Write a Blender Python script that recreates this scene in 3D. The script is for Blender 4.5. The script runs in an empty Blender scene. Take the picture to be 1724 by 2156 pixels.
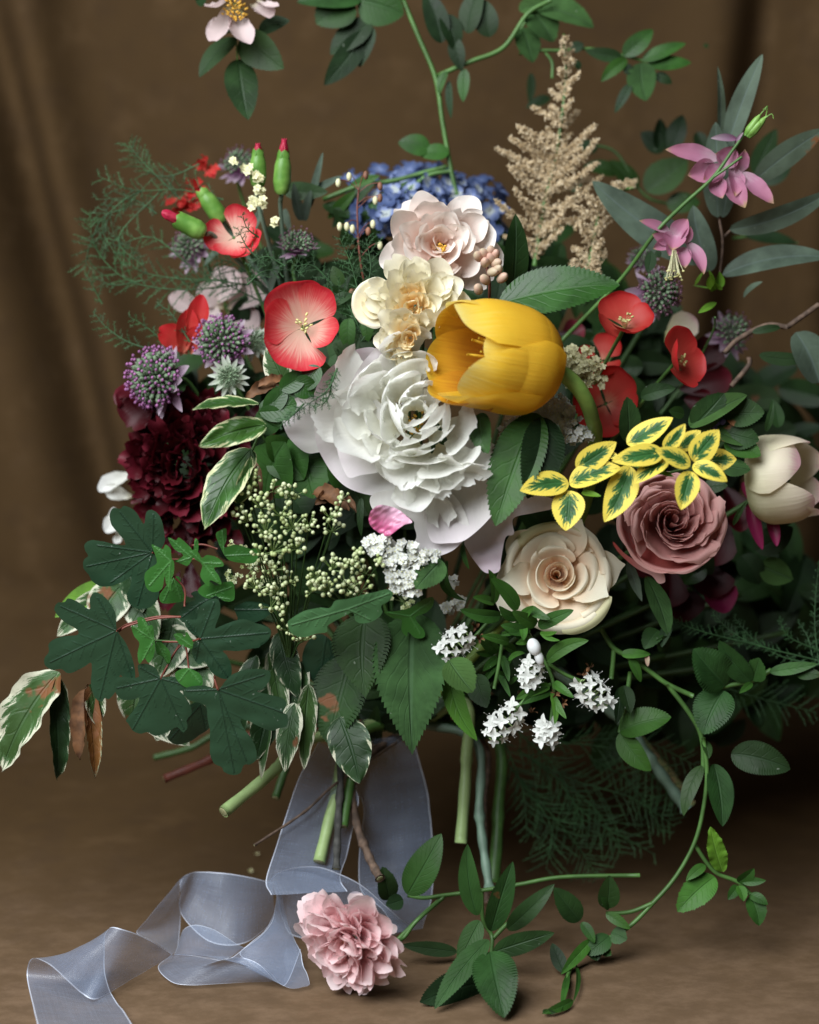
import bpy, math, random
import numpy as np
from mathutils import Vector, Matrix
from mathutils.geometry import delaunay_2d_cdt

S = bpy.context.scene
COL = S.collection
# ------------------------------------------------------------------ camera
TH = math.radians(11.0)
K = 0.285e-3            # metres per picture unit (1724 across) in the plane of the bouquet
D0 = 1.05
CAM = np.array([0.0, -0.98, 0.452])
RX = np.array([1.0, 0, 0]); FW = np.array([0, math.cos(TH), -math.sin(TH)]); UP = np.array([0, math.sin(TH), math.cos(TH)])
NV = -FW                # towards the viewer
cd = bpy.data.cameras.new('camera'); cam = bpy.data.objects.new('camera', cd); COL.objects.link(cam)
cam.location = CAM; cam.rotation_euler = (math.pi/2 - TH, 0, 0)
cd.sensor_fit = 'VERTICAL'; cd.sensor_height = 36; cd.sensor_width = 28.8
cd.lens = 36*D0/(2156*K)
cd.clip_start = 0.05; cd.clip_end = 30
cd.dof.use_dof = True; cd.dof.focus_distance = D0-0.055; cd.dof.aperture_fstop = 3.3
S.camera = cam
# ------------------------------------------------------------------ light: one tall window on the left, a dim room
W = bpy.data.worlds.new('World'); S.world = W; W.use_nodes = True
bg = W.node_tree.nodes['Background']; bg.inputs[0].default_value = (0.75, 0.85, 1, 1); bg.inputs[1].default_value = 0.02
def area(name, loc, target, sx, sy, power, col):
    l = bpy.data.lights.new(name, 'AREA'); l.shape = 'RECTANGLE'; l.size = sx; l.size_y = sy; l.energy = power; l.color = col
    o = bpy.data.objects.new(name, l); COL.objects.link(o); o.location = loc
    o.rotation_euler = (Vector(target)-Vector(loc)).to_track_quat('-Z', 'Y').to_euler()
    return o
area('window_light', (-0.66, -0.84, 1.25), (0.05, -0.25, 0.1), 1.1, 1.2, 56, (0.94, 0.975, 1.0))
S.view_settings.view_transform = 'Standard'; S.view_settings.look = 'None'
S.view_settings.exposure = 0; S.view_settings.gamma = 1
S.render.engine = 'CYCLES'
S.cycles.max_bounces = 7; S.cycles.transparent_max_bounces = 12; S.cycles.transmission_bounces = 4
S.cycles.diffuse_bounces = 3; S.cycles.glossy_bounces = 2; S.cycles.caustics_reflective = False; S.cycles.caustics_refractive = False
S.cycles.use_denoising = True

# ------------------------------------------------------------------ points
def P(x, y, d=0.0):     # picture unit -> point at d metres in front of the bouquet plane, never below the table
    if y > 1560: d = max(d, gd(x, y, .0015))
    z = D0-d
    return CAM + FW*z + RX*((x-862)*K*z/D0) + UP*((1078-y)*K*z/D0)
def G(x, y, h=0.0):     # point on the table (height h) seen at x, y
    v = FW + RX*((x-862)*K/D0) + UP*((1078-y)*K/D0)
    return CAM + v*((h-CAM[2])/v[2])
def gd(x, y, h=0.0):    # its depth value
    q = G(x, y, h); return D0 - float(np.dot(q-CAM, FW))
REG = {'D': (0, 0, 1.9), 'A': (0, 400, .696), 'B': (1000, 600, .696), 'C': (2076, 0, .696), 'E': (2076, 1100, .696),
       'L': (0, 1500, .696), 'B2': (1000, 1700, .696), 'R': (2076, 2200, .696), 'F': (0, 2896, .696), 'Q': (1000, 2896, .696),
       'Z': (2076, 2896, .696), 'T': (700, 0, .696), 'H': (1200, 2400, .696), 'M': (300, 2300, .58), 'U': (1400, 700, .522),
       'W': (1100, 1350, .696), 'V': (1950, 2000, .58), 'X': (400, 1000, .522), 'Y': (2500, 200, .603)}
def cv(r, x, y):
    a, b, s = REG[r]; return ((a+x*s)/1.9, (b+y*s)/1.9)
def rs(r): return REG[r][2]/1.9
def dome(x, y):
    return 0.085 - 0.13*((x-870)/640)**2 - 0.11*((y-950)/540)**2 if y < 1300 else 0.085-0.046-0.13*((x-870)/640)**2
def vec(a, b, c):       # (right, up, towards viewer) -> world
    v = RX*a+UP*b+NV*c; return v/np.linalg.norm(v)
def unit(v): return v/max(1e-9, np.linalg.norm(v))
rnd = random.Random(7)
def wob(p, f, seed):    # smooth pseudo noise
    r = np.random.RandomState(seed); o = 0
    for i in range(9):
        k = r.normal(size=3)*f*(0.5+0.22*i); o = o + np.sin(p @ k + r.rand()*6.28)/(1+0.25*i)
    return o/3.2
def spl(pts, n, closed=False):   # Catmull-Rom
    p = np.asarray(pts, float); m = len(p)
    if closed: q = np.vstack([p[-1], p, p[0], p[1]]); seg = m
    else: q = np.vstack([2*p[0]-p[1], p, 2*p[-1]-p[-2]]); seg = m-1
    t = np.linspace(0, seg, n, endpoint=not closed); i = np.minimum(t.astype(int), seg-1); f = (t-i)[:, None]
    a, b, c, d = q[i], q[i+1], q[i+2], q[i+3]
    return 0.5*((2*b)+(-a+c)*f+(2*a-5*b+4*c-d)*f*f+(-a+3*b-3*c+d)*f**3)

# ------------------------------------------------------------------ objects
def thing(name, label, cat, loc=None, group=None):
    o = bpy.data.objects.new(name, None); COL.objects.link(o); o.empty_display_size = 0.01
    o.location = (0, 0, 0) if loc is None else tuple(loc)
    o['label'] = label; o['category'] = cat; o['kind'] = 'thing'
    if group: o['group'] = group
    return o
def link(name, me, mat, parent=None):
    o = bpy.data.objects.new(name, me); COL.objects.link(o)
    if parent is not None: o.parent = parent
    if mat is not None and not me.materials: me.materials.append(mat)
    return o
def tri(name, V, F, mat, parent=None, uv=None, at=None, smooth=True, L=None):
    V = np.asarray(V, float)
    if parent is not None:
        off = np.array(parent.location); pp = parent.parent
        while pp is not None: off = off+np.array(pp.location); pp = pp.parent
        V = V-off
    me = bpy.data.meshes.new(name); me.vertices.add(len(V)); me.vertices.foreach_set('co', V.ravel())
    F = [np.asarray(f, int) for f in F] if not isinstance(F, np.ndarray) else F
    if isinstance(F, np.ndarray):
        k = F.shape[1]; nl = F.size; li = F.ravel(); ls = np.arange(len(F))*k
    else:
        li = np.concatenate(F); ln = np.array([len(f) for f in F]); ls = np.concatenate([[0], np.cumsum(ln)[:-1]]); nl = len(li)
    me.loops.add(nl); me.loops.foreach_set('vertex_index', li.astype(np.int32))
    me.polygons.add(len(F)); me.polygons.foreach_set('loop_start', ls.astype(np.int32))
    if smooth: me.polygons.foreach_set('use_smooth', np.ones(len(F), bool))
    me.update(calc_edges=True)
    if uv is not None:
        u = me.uv_layers.new(name='UVMap'); u.data.foreach_set('uv', np.asarray(uv, float)[li].ravel())
    if at:
        for k, a in at.items():
            t = me.attributes.new(k, 'FLOAT', 'POINT'); t.data.foreach_set('value', np.asarray(a, float))
    return link(name, me, mat, parent)
_gf = {}
def gridf(a, b, wrap=False):
    k = (a, b, wrap)
    if k not in _gf:
        i, j = np.meshgrid(np.arange(a-1), np.arange(b if wrap else b-1), indexing='ij'); i = i.ravel(); j = j.ravel(); j2 = (j+1) % b
        _gf[k] = np.stack([i*b+j, i*b+j2, (i+1)*b+j2, (i+1)*b+j], 1)
    return _gf[k]
class Acc:              # collects pieces for one mesh
    def __init__(s): s.v = []; s.f = []; s.u = []; s.n = 0
    def add(s, V, F, uv=None):
        V = np.asarray(V, float); F = np.asarray(F, int)
        if F.shape[1] == 3: F = np.concatenate([F, F[:, 2:3]], 1)
        s.v.append(V); s.f.append(F+s.n); s.n += len(V); s.u.append(np.zeros((len(V), 2)) if uv is None else uv)
    def out(s, name, mat, parent=None, smooth=True):
        V = np.vstack(s.v); F = np.vstack(s.f); U = np.vstack(s.u); q = F[:, 2] != F[:, 3]
        if q.all(): return tri(name, V, F, mat, parent, U, smooth=smooth)
        L = [f if f[2] != f[3] else f[:3] for f in F]
        return tri(name, V, L, mat, parent, U, smooth=smooth)
def tubeg(pts, rad, sides=7, n=None, cap=True):
    p = spl(pts, n or max(2, len(pts)*5)) if len(pts) > 2 else np.asarray(pts, float)
    n = len(p); r = np.interp(np.linspace(0, 1, n), np.linspace(0, 1, len(np.atleast_1d(rad))), np.atleast_1d(rad)) if np.size(rad) > 1 else np.full(n, float(rad))
    t = np.gradient(p, axis=0); t /= np.linalg.norm(t, axis=1)[:, None]+1e-12
    ref = np.array([0.3, 0.5, 0.81]); a = np.cross(t, ref); a /= np.linalg.norm(a, axis=1)[:, None]+1e-12; b = np.cross(t, a)
    an = np.arange(sides)*2*math.pi/sides
    V = p[:, None]+(a[:, None]*np.cos(an)[None, :, None]+b[:, None]*np.sin(an)[None, :, None])*r[:, None, None]
    uv = np.stack(np.meshgrid(np.linspace(0, 1, n), np.abs(an/math.pi-1), indexing='ij'), -1).reshape(-1, 2)[:, ::-1]
    V = V.reshape(-1, 3); F = gridf(n, sides, True)
    if cap:
        V = np.vstack([V, p[0], p[-1]]); uv = np.vstack([uv, [0, 0], [0, 1]]); j = np.arange(sides); m = n*sides
        c = np.concatenate([np.stack([j, (j+1) % sides, np.full(sides, m), np.full(sides, m)], 1),
                            np.stack([(n-1)*sides+(j+1) % sides, (n-1)*sides+j, np.full(sides, m+1), np.full(sides, m+1)], 1)])
        F = np.vstack([F, c])
    return V, F, uv
def tube(name, pts, rad, mat, parent=None, sides=7, n=None):
    a = Acc(); a.add(*tubeg(pts, rad, sides, n)); return a.out(name, mat, parent)
_ball = {}
def ballg(c, r, seg=8, rings=5, sq=(1, 1, 1), ax=None):
    k = (seg, rings)
    if k not in _ball:
        th = np.linspace(0.001, math.pi-0.001, rings+1); ph = np.arange(seg)*2*math.pi/seg
        V = np.stack([np.sin(th)[:, None]*np.cos(ph), np.sin(th)[:, None]*np.sin(ph), np.cos(th)[:, None]+0*ph], -1).reshape(-1, 3)
        _ball[k] = (V, gridf(rings+1, seg, True))
    V, F = _ball[k]; V = V*np.array(sq)*r
    if ax is not None:
        e3 = unit(ax); e1 = unit(np.cross(e3, [0.31, .72, .5])); e2 = np.cross(e3, e1); V = V[:, :1]*e1+V[:, 1:2]*e2+V[:, 2:]*e3
    return V+c, F

# ------------------------------------------------------------------ blades: every leaf and petal
RIM = {'petal': .42, 'fan': .32, 'spat': .5, 'tulip': .6, 'obov': .42, 'round2': .5}
def prof(kind, t):
    a, b = {'ovate': (.55, .85), 'lance': (.8, .9), 'round': (.5, .5), 'strap': (.4, .7), 'acum': (.6, 1.25), 'will': (.55, .75),
            'petal': (.75, .22), 'fan': (.95, .16), 'spat': (1.1, .38), 'tulip': (.5, .38), 'obov': (.75, .5)}[kind]
    if kind in RIM: return np.where(t < .75, np.maximum(t/.75, 0)**a, 1-.3*((np.maximum(t, .75)-.75)/.25)**2)
    m = a/(a+b); return (np.maximum(t, 0)**a*np.maximum(1-t, 0)**b)/(m**a*(1-m)**b)
def bladeg(base, dirn, nrm, L, Wd, kind='ovate', bend=0.0, side=0.0, fold=0.0, cup=0.0, curl=0.0, ser=0.0, teeth=0, rag=0.0, ragf=9,
           ruf=0.0, ruff=3.0, bump=0.0, nu=9, nv=24, seed=0, twist=0.0, lob=0.0):
    if teeth: nv = max(nv, teeth*4+1)
    r = np.random.RandomState(seed+11)
    dirn = unit(dirn); nrm = unit(nrm-dirn*np.dot(nrm, dirn)); s = np.cross(dirn, nrm)
    t = np.linspace(0, 1, nv); th = bend*(t-.5)*-1.0+curl*-1.0*t**4
    dt = L/(nv-1); ct, st = np.cos(th), np.sin(th)
    al = np.concatenate([[0], np.cumsum((ct[1:]+ct[:-1])/2*dt)]); up = np.concatenate([[0], np.cumsum((st[1:]+st[:-1])/2*dt)])
    u = np.linspace(-1, 1, nu); w = Wd/2*prof(kind, t)
    w[0] = max(w[0], Wd*.02)
    # rim: each column ends at its own length
    rimf = 1-RIM.get(kind, 0)*np.abs(u)**2.5
    if rag: rimf = rimf-rag*(0.5+0.5*np.sin(u*ragf*(.7+.6*r.rand())+r.rand()*6)*np.cos(u*ragf*2.3+r.rand()*6))*(.6+.8*r.rand(nu)**2)
    if lob: rimf = rimf*(1-lob*np.exp(-(u/.22)**2))
    T = t[:, None]*rimf[None, :] ; ti = T*(nv-1); i0 = np.clip(ti.astype(int), 0, nv-2); f = ti-i0
    def g(a): return a[i0]*(1-f)+a[i0+1]*f
    AL, UPc = g(al), g(up); CT, ST = g(ct), g(st); Wt = np.broadcast_to(w[:, None], T.shape).copy()
    if kind in RIM: Wt = g(w)
    U = np.broadcast_to(u[None, :], T.shape)
    if ser and teeth:
        saw = ((t*teeth) % 1.0); env = np.clip(np.minimum(t, 1-t)*12, 0, 1)
        m = (np.abs(u) > .99)*1.0; Wt = Wt*(1+ser*(saw*env)[:, None]*m[None, :])
        AL = AL+(ser*.5*Wd*(saw*env))[:, None]*m[None, :]
    if cup: X = np.sin(cup*U)/cup*Wt; Z = (1-np.cos(cup*U))/cup*Wt
    else: X = U*Wt; Z = 0*X
    Z = Z+fold*np.abs(U)*Wt
    ph = r.rand(4)*6.28
    if ruf: Z = Z+ruf*Wd*np.abs(U)**2.2*(np.sin(T*ruff*6.28+ph[0]+(U > 0)*2.1)+.5*np.sin(T*ruff*14+ph[1]+U))*.5 + ruf*Wd*.7*(T**5)*np.sin(U*3.2+ph[2])*(1 if kind in ('petal', 'fan', 'spat', 'tulip') else .2)
    if bump: Z = Z+bump*Wd*(np.sin(U*5+ph[2]+T*3)*np.sin(T*7+ph[3]))*.5
    if twist:
        a = twist*(T-.3); X, Z = X*np.cos(a)-Z*np.sin(a), X*np.sin(a)+Z*np.cos(a)
    sb = side*L*(4*T*(1-T))
    A2 = AL-Z*ST; B2 = UPc+Z*CT
    V = base+A2[..., None]*dirn+(X+sb)[..., None]*s+B2[..., None]*nrm
    uv = np.stack([(U+1)/2, T if kind in RIM else np.broadcast_to(t[:, None], T.shape)], -1)
    return V.reshape(-1, 3), gridf(nv, nu), uv.reshape(-1, 2)
def blade(name, mat, parent, *a, **k):
    V, F, uv = bladeg(*a, **k); return tri(name, V, F, mat, parent, uv)
_seed = [100]
def LV(parent, mat, r, x0, y0, x1, y1, w, d0=None, d1=None, n=None, name='leaf', **k):
    """a leaf (or pointed petal) from base to tip, given in zoom picture r"""
    _seed[0] += 1; rr = random.Random(_seed[0])
    a = cv(r, x0, y0); b = cv(r, x1, y1); wd = w*rs(r)*K
    if d0 is None: d0 = dome(*a)
    if d1 is None: d1 = d0+rr.uniform(-.012, .014)
    p, q = P(a[0], a[1], d0), P(b[0], b[1], d1)
    if n is None: n = (rr.uniform(-.45, .35), rr.uniform(-.1, .55))
    nv = NV+RX*n[0]+UP*n[1]
    L = np.linalg.norm(q-p); wd = wd*(D0-(d0+d1)/2)/D0
    k.setdefault('bend', rr.uniform(.1, .8)); k.setdefault('fold', rr.uniform(.05, .3)); k.setdefault('side', rr.uniform(-.05, .05))
    k.setdefault('seed', _seed[0])
    L *= 1+k['bend']**2/24
    return blade(name, mat, parent, p, q-p, nv, L, wd, **k)

def traced(name, mat, parent, r, pts, d0=0.0, piv=None, to=None, slope=0.0, curv=0.0, cross=0.0, ruf=0.0, rufs=60, veins=(), veins2=(), vdep=0.0,
           step=4.0, smooth=True, seed=1, jag=0.0, tilt=(0, 0)):
    """a leaf or petal whose outline was read from the photograph; it gets its own distance and relief"""
    o = np.array([cv(*((r,)+tuple(p)) if len(p) == 2 else p) for p in pts])
    per = np.sum(np.linalg.norm(o-np.roll(o, 1, 0), axis=1)); n = int(per/step)
    o = spl(o, n, True) if smooth else o
    if jag:
        rr = np.random.RandomState(seed); nn = np.roll(o, 1, 0)-np.roll(o, -1, 0); nn = np.stack([-nn[:, 1], nn[:, 0]], 1); nn /= np.linalg.norm(nn, axis=1)[:, None]+1e-9
        o = o+nn*(rr.rand(len(o))[:, None]-.5)*jag
    mn, mx = o.min(0), o.max(0); gx, gy = np.meshgrid(np.arange(mn[0], mx[0], step), np.arange(mn[1], mx[1], step))
    gy = gy+(np.arange(gx.shape[1]) % 2)[None, :]*step*.5
    g = np.stack([gx.ravel(), gy.ravel()], 1)
    x, y = g[:, 0], g[:, 1]; ins = np.zeros(len(g), bool); j = len(o)-1
    for i in range(len(o)):
        xi, yi = o[i]; xj, yj = o[j]
        c = ((yi > y) != (yj > y)) & (x < (xj-xi)*(y-yi)/(yj-yi+1e-12)+xi); ins ^= c; j = i
    g = g[ins]
    de = np.min(np.linalg.norm(g[:, None]-o[None], axis=2), axis=1); g = g[de > step*.55]
    if len(veins):
        vp = np.vstack([spl([cv(r, *p) for p in vn], 60) if len(vn) > 2 else np.linspace(cv(r, *vn[0]), cv(r, *vn[1]), 60) for vn in veins])
        keep = []
        for p in vp:
            if np.min(np.linalg.norm(o-p, axis=1)) > step*.6 and (not keep or np.min(np.linalg.norm(np.array(keep)-p, axis=1)) > step*.55): keep.append(p)
        if keep: keep = np.array(keep); g = g[np.min(np.linalg.norm(g[:, None]-keep[None], axis=2), axis=1) > step*.5]; g = np.vstack([g, keep])
    allp = np.vstack([o, g])
    vs, es, fs, *_ = delaunay_2d_cdt([Vector(v) for v in allp], [], [list(range(len(o)))], 1, 1e-5)
    q = np.array([[v.x, v.y] for v in vs])
    ed = np.min(np.linalg.norm(q[:, None]-o[None], axis=2), axis=1)
    pv = np.array(cv(r, *piv)) if piv is not None else q.mean(0)
    tt = np.array(cv(r, *to)) if to is not None else np.array([pv[0], pv[1]+1])
    ax = tt-pv; L = np.linalg.norm(ax); ax = ax/L; bx = np.array([-ax[1], ax[0]]); L = max(L, 30)
    s = (q-pv)@ax/L; c = (q-pv)@bx/L
    d = d0+L*K*(slope*s+curv*s*s+cross*c*c)+(q[:, 0]-pv[0])*K*tilt[0]+(pv[1]-q[:, 1])*K*tilt[1]
    vd = np.full(len(q), 99.0)
    for vn in veins:
        vp = spl([cv(r, *p) for p in vn], 24) if len(vn) > 2 else np.array([cv(r, *p) for p in vn])
        for a, b in zip(vp[:-1], vp[1:]):
            ab = b-a; tt2 = np.clip(((q-a)@ab)/(ab@ab+1e-9), 0, 1); vd = np.minimum(vd, np.linalg.norm(q-a-tt2[:, None]*ab, axis=1))
    vd2 = np.full(len(q), 99.0)
    for p0, p1 in veins2:
        ab = p1-p0; tt2 = np.clip(((q-p0)@ab)/(ab@ab+1e-9), 0, 1); vd2 = np.minimum(vd2, np.linalg.norm(q-p0-tt2[:, None]*ab, axis=1))
    if len(veins): d = d+vdep*K*np.minimum(vd, 12)*np.clip(ed/6, .3, 1)
    if ruf:
        qq = np.concatenate([q, q[:, :1]*0], 1)
        d = d+ruf*wob(qq, 1.0/rufs*2.2, seed)*np.clip(1.4-ed/(rufs*.8), .25, 1.2)
    V = np.array([P(a, b, e) for (a, b), e in zip(q, d)])
    return tri(name, V, [list(f) for f in fs], mat, parent, np.stack([c*.5+.5, s], 1), {'vein': np.maximum(np.exp(-(vd/1.5)**2), .45*np.exp(-(vd2/1.1)**2)), 'edge': np.clip(ed/(L), 0, 1), 'along': np.clip(s, 0, 1.4)})

# shell petals: patches wrapped round a flower's axis
def frame(o, ax, roll=0.0):
    e3 = unit(ax); e1 = unit(np.cross(UP, e3)) if abs(np.dot(UP, e3)) < .95 else RX; e2 = np.cross(e3, e1)
    c, s = math.cos(roll), math.sin(roll)
    return (np.asarray(o), e1*c+e2*s, -e1*s+e2*c, e3)
def shellg(fr, az, hw, rp, hp, drop=.25, pw=2.6, spir=0.0, ruf=0.0, rag=0.0, nb=.45, nu=17, nv=13, seed=0, roll=0.0, off=(0, 0), sq=1.0, lob=0.0):
    o, e1, e2, e3 = fr; r = np.random.RandomState(seed+5)
    u = np.linspace(-1, 1, nu); v = np.linspace(0, 1, nv); U, Vv = np.meshgrid(u, v)
    rim = 1-drop*np.abs(u)**pw
    if lob: rim = rim-lob*np.exp(-(u/.2)**2)
    if rag: rim = rim-rag*(np.abs(np.sin(u*(6+5*r.rand())+r.rand()*6))*.6+.4*r.rand(nu))
    T = Vv*rim[None, :]
    x = np.linspace(0, 1, len(rp)); rs_, hs_ = spl(np.stack([rp, hp], 1), 60).T; xx = np.linspace(0, 1, 60)
    Rr = np.interp(T, xx, rs_); Hh = np.interp(T, xx, hs_)
    wf = nb+(1-nb)*np.minimum(1, T*2.2)**.8
    ph = az+U*hw*wf
    Rr = Rr*(1+spir*U*T)+roll*np.abs(U)**4*T
    a = r.rand(4)*6.28
    Rr = Rr+ruf*rs_.max()*T**2.5*(np.sin(U*hw*5+a[0])*.6+np.sin(U*hw*11+a[1])*.35+.4*np.sin(T*9+U*3+a[3]))
    Hh = Hh+ruf*.6*rs_.max()*T**2*np.sin(U*hw*7+a[2])
    x_, y_ = Rr*np.cos(ph)+off[0], (Rr*np.sin(ph)+off[1])*sq
    V = o+x_[..., None]*e1+y_[..., None]*e2+Hh[..., None]*e3
    return V.reshape(-1, 3), gridf(nv, nu), np.stack([(U+1)/2, T], -1).reshape(-1, 2)
def shell(name, mat, parent, *a, **k):
    V, F, uv = shellg(*a, **k); return tri(name, V, F, mat, parent, uv)

# ------------------------------------------------------------------ materials
class NT:
    def __init__(s, name):
        m = bpy.data.materials.new(name); m.use_nodes = True; s.m = m; s.t = m.node_tree; s.t.nodes.clear()
        s.out = s.t.nodes.new('ShaderNodeOutputMaterial')
    def n(s, typ, **kw):
        nd = s.t.nodes.new('ShaderNode'+typ)
        for k, v in kw.items():
            if k.startswith('i_'):
                key = k[2:]; key = int(key) if key.isdigit() else key.replace('_', ' ')
                if isinstance(v, bpy.types.NodeSocket): s.t.links.new(v, nd.inputs[key])
                else: nd.inputs[key].default_value = v
            else: setattr(nd, k, v)
        return nd
    def math(s, op, a, b=0.0, c=None, clamp=False):
        nd = s.n('Math', operation=op, use_clamp=clamp, i_0=a, i_1=b)
        if c is not None:
            if isinstance(c, bpy.types.NodeSocket): s.t.links.new(c, nd.inputs[2])
            else: nd.inputs[2].default_value = c
        return nd.outputs[0]
    def mix(s, f, a, b, typ='MIX'):
        nd = s.n('Mix', data_type='RGBA', blend_type=typ)
        for k, v in ((0, f), (6, a), (7, b)):
            if isinstance(v, bpy.types.NodeSocket): s.t.links.new(v, nd.inputs[k])
            else: nd.inputs[k].default_value = v if k == 0 else c4(v)
        return nd.outputs[2]
    def ramp(s, f, stops, interp='LINEAR'):
        nd = s.n('ValToRGB', i_0=f); cr = nd.color_ramp; cr.interpolation = interp
        while len(cr.elements) < len(stops): cr.elements.new(.5)
        for e, (p, c) in zip(cr.elements, stops): e.position = p; e.color = c4(c)
        return nd.outputs[0]
    def noise(s, vecs, scale, detail=3, rough=.55):
        return s.n('TexNoise', i_Vector=vecs, i_Scale=scale, i_Detail=detail, i_Roughness=rough).outputs['Fac']
    def step(s, f, a, b):
        return s.n('MapRange', interpolation_type='SMOOTHSTEP', i_0=f, i_1=a, i_2=b).outputs[0]
def c4(c): return (c[0], c[1], c[2], 1.0) if not isinstance(c, (int, float)) else (c, c, c, 1.0)
def finish(T, col, rough=.5, transl=.25, spec=.5, bump=None, bs=.3, tcol=None, sheen=0.0, dist=0.0006, coat=0.0):
    p = T.n('BsdfPrincipled', i_Roughness=rough); p.inputs['Specular IOR Level'].default_value = spec
    T.t.links.new(col, p.inputs['Base Color'])
    if coat: p.inputs['Coat Weight'].default_value = coat; p.inputs['Coat Roughness'].default_value = .25
    if sheen: p.inputs['Sheen Weight'].default_value = sheen; p.inputs['Sheen Roughness'].default_value = .4
    if bump is not None:
        b = T.n('Bump', i_Strength=bs, i_Distance=dist, i_Height=bump); T.t.links.new(b.outputs[0], p.inputs['Normal'])
    if transl:
        t = T.n('BsdfTranslucent', i_Color=tcol if tcol is not None else col); mx = T.n('MixShader', i_0=transl)
        T.t.links.new(p.outputs[0], mx.inputs[1]); T.t.links.new(t.outputs[0], mx.inputs[2]); T.t.links.new(mx.outputs[0], T.out.inputs[0])
    else: T.t.links.new(p.outputs[0], T.out.inputs[0])
    return T.m
def leafmat(name, col, vein=None, nv=7, slant=.55, rough=.42, bs=.5, var=.55, varieg=None, thr=.55, transl=.15, spec=.5, vs=.5, grey=0.0, brown=0.0, coat=0.0, inv=False):
    T = NT(name); col = [x*g for x, g in zip(col, (.70, .68, .38))]; spec *= .5; rough += .08; vs *= .6
    if vein is not None: vein = [.5*c_*1.35+.5*v_*.62 for c_, v_ in zip(col, vein)]
    uv = T.n('UVMap'); sx = T.n('SeparateXYZ', i_0=uv.outputs[0]); u, v = sx.outputs[0], sx.outputs[1]
    au = T.math('ABSOLUTE', T.math('MULTIPLY_ADD', u, 2.0, -1.0)); geo = T.n('TexCoord').outputs['Object']
    rand = T.n('ObjectInfo').outputs['Random']
    nz = T.noise(geo, 45, 4); fine = T.noise(geo, 500, 3)
    ph = T.math('MULTIPLY', T.math('SUBTRACT', v, T.math('MULTIPLY', au, slant*.35)), float(nv))
    ph = T.math('ADD', ph, T.math('MULTIPLY', nz, 1.3))
    fr = T.math('ABSOLUTE', T.math('SUBTRACT', T.math('FRACT', ph), .5))
    lat = T.math('SUBTRACT', 1.0, T.step(fr, 0.0, .12)); lat = T.math('MULTIPLY', lat, T.math('SUBTRACT', 1.0, T.math('POWER', au, 2.0)))
    mid = T.math('SUBTRACT', 1.0, T.step(au, .03, .11))
    vn = T.math('MAXIMUM', T.math('MULTIPLY', lat, .28), mid)
    c = T.mix(T.step(nz, .3, .7), [x*.62 for x in col], [min(1, x*1.4) for x in col])
    c = T.mix(T.math('MULTIPLY', T.math('SUBTRACT', rand, .5), var*2), c, (col[0]*1.6, col[1]*1.35, col[2]*.9)) if var else c
    if varieg is not None:
        wig = T.n('TexNoise', i_Scale=1.0, i_Detail=4.0, i_Roughness=.7)
        cb = T.n('CombineXYZ', i_0=T.math('MULTIPLY', au, 2.2), i_1=T.math('MULTIPLY', T.math('SUBTRACT', v, T.math('MULTIPLY', au, .45)), 10.0), i_2=T.math('MULTIPLY', rand, 40.0))
        T.t.links.new(cb.outputs[0], wig.inputs['Vector'])
        e = T.math('MAXIMUM', au, T.math('MULTIPLY_ADD', T.math('ABSOLUTE', T.math('MULTIPLY_ADD', v, 2.0, -.9)), 1.0, -.2))
        e = T.math('ADD', e, T.math('MULTIPLY', T.math('SUBTRACT', wig.outputs['Fac'], .5), 1.7))
        m = T.step(e, thr-.03, thr+.03)
        m2 = T.step(e, thr-.2, thr-.15)
        c = T.mix(T.math('MULTIPLY', m2, .55), c, [min(1, x*2.0+.03) for x in col])
        vc = T.mix(fine, [x*.9 for x in varieg], [min(1, x*1.08) for x in varieg]); c = T.mix(m, c, vc)
    if vein is not None: c = T.mix(T.math('MULTIPLY', vn, vs), c, vein)
    if brown:
        b = T.step(T.noise(geo, 28, 4), .62-brown, .66-brown); c = T.mix(b, c, (.18, .075, .03))
    sp = T.step(T.noise(geo, 260, 2), .74, .8); c = T.mix(T.math('MULTIPLY', sp, .35), c, (.35, .4, .33))
    h = T.math('SUBTRACT', T.math('ADD', T.math('MULTIPLY', nz, .5), T.math('MULTIPLY', fine, .12)), T.math('MULTIPLY', vn, .8))
    rg = T.math('MULTIPLY_ADD', nz, .3, rough-.15)
    p = finish(T, c, .5, transl, spec, h, bs, None, dist=.0009, coat=coat)
    for nd in T.t.nodes:
        if nd.type == 'BSDF_PRINCIPLED': T.t.links.new(rg, nd.inputs['Roughness'])
    return p
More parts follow.
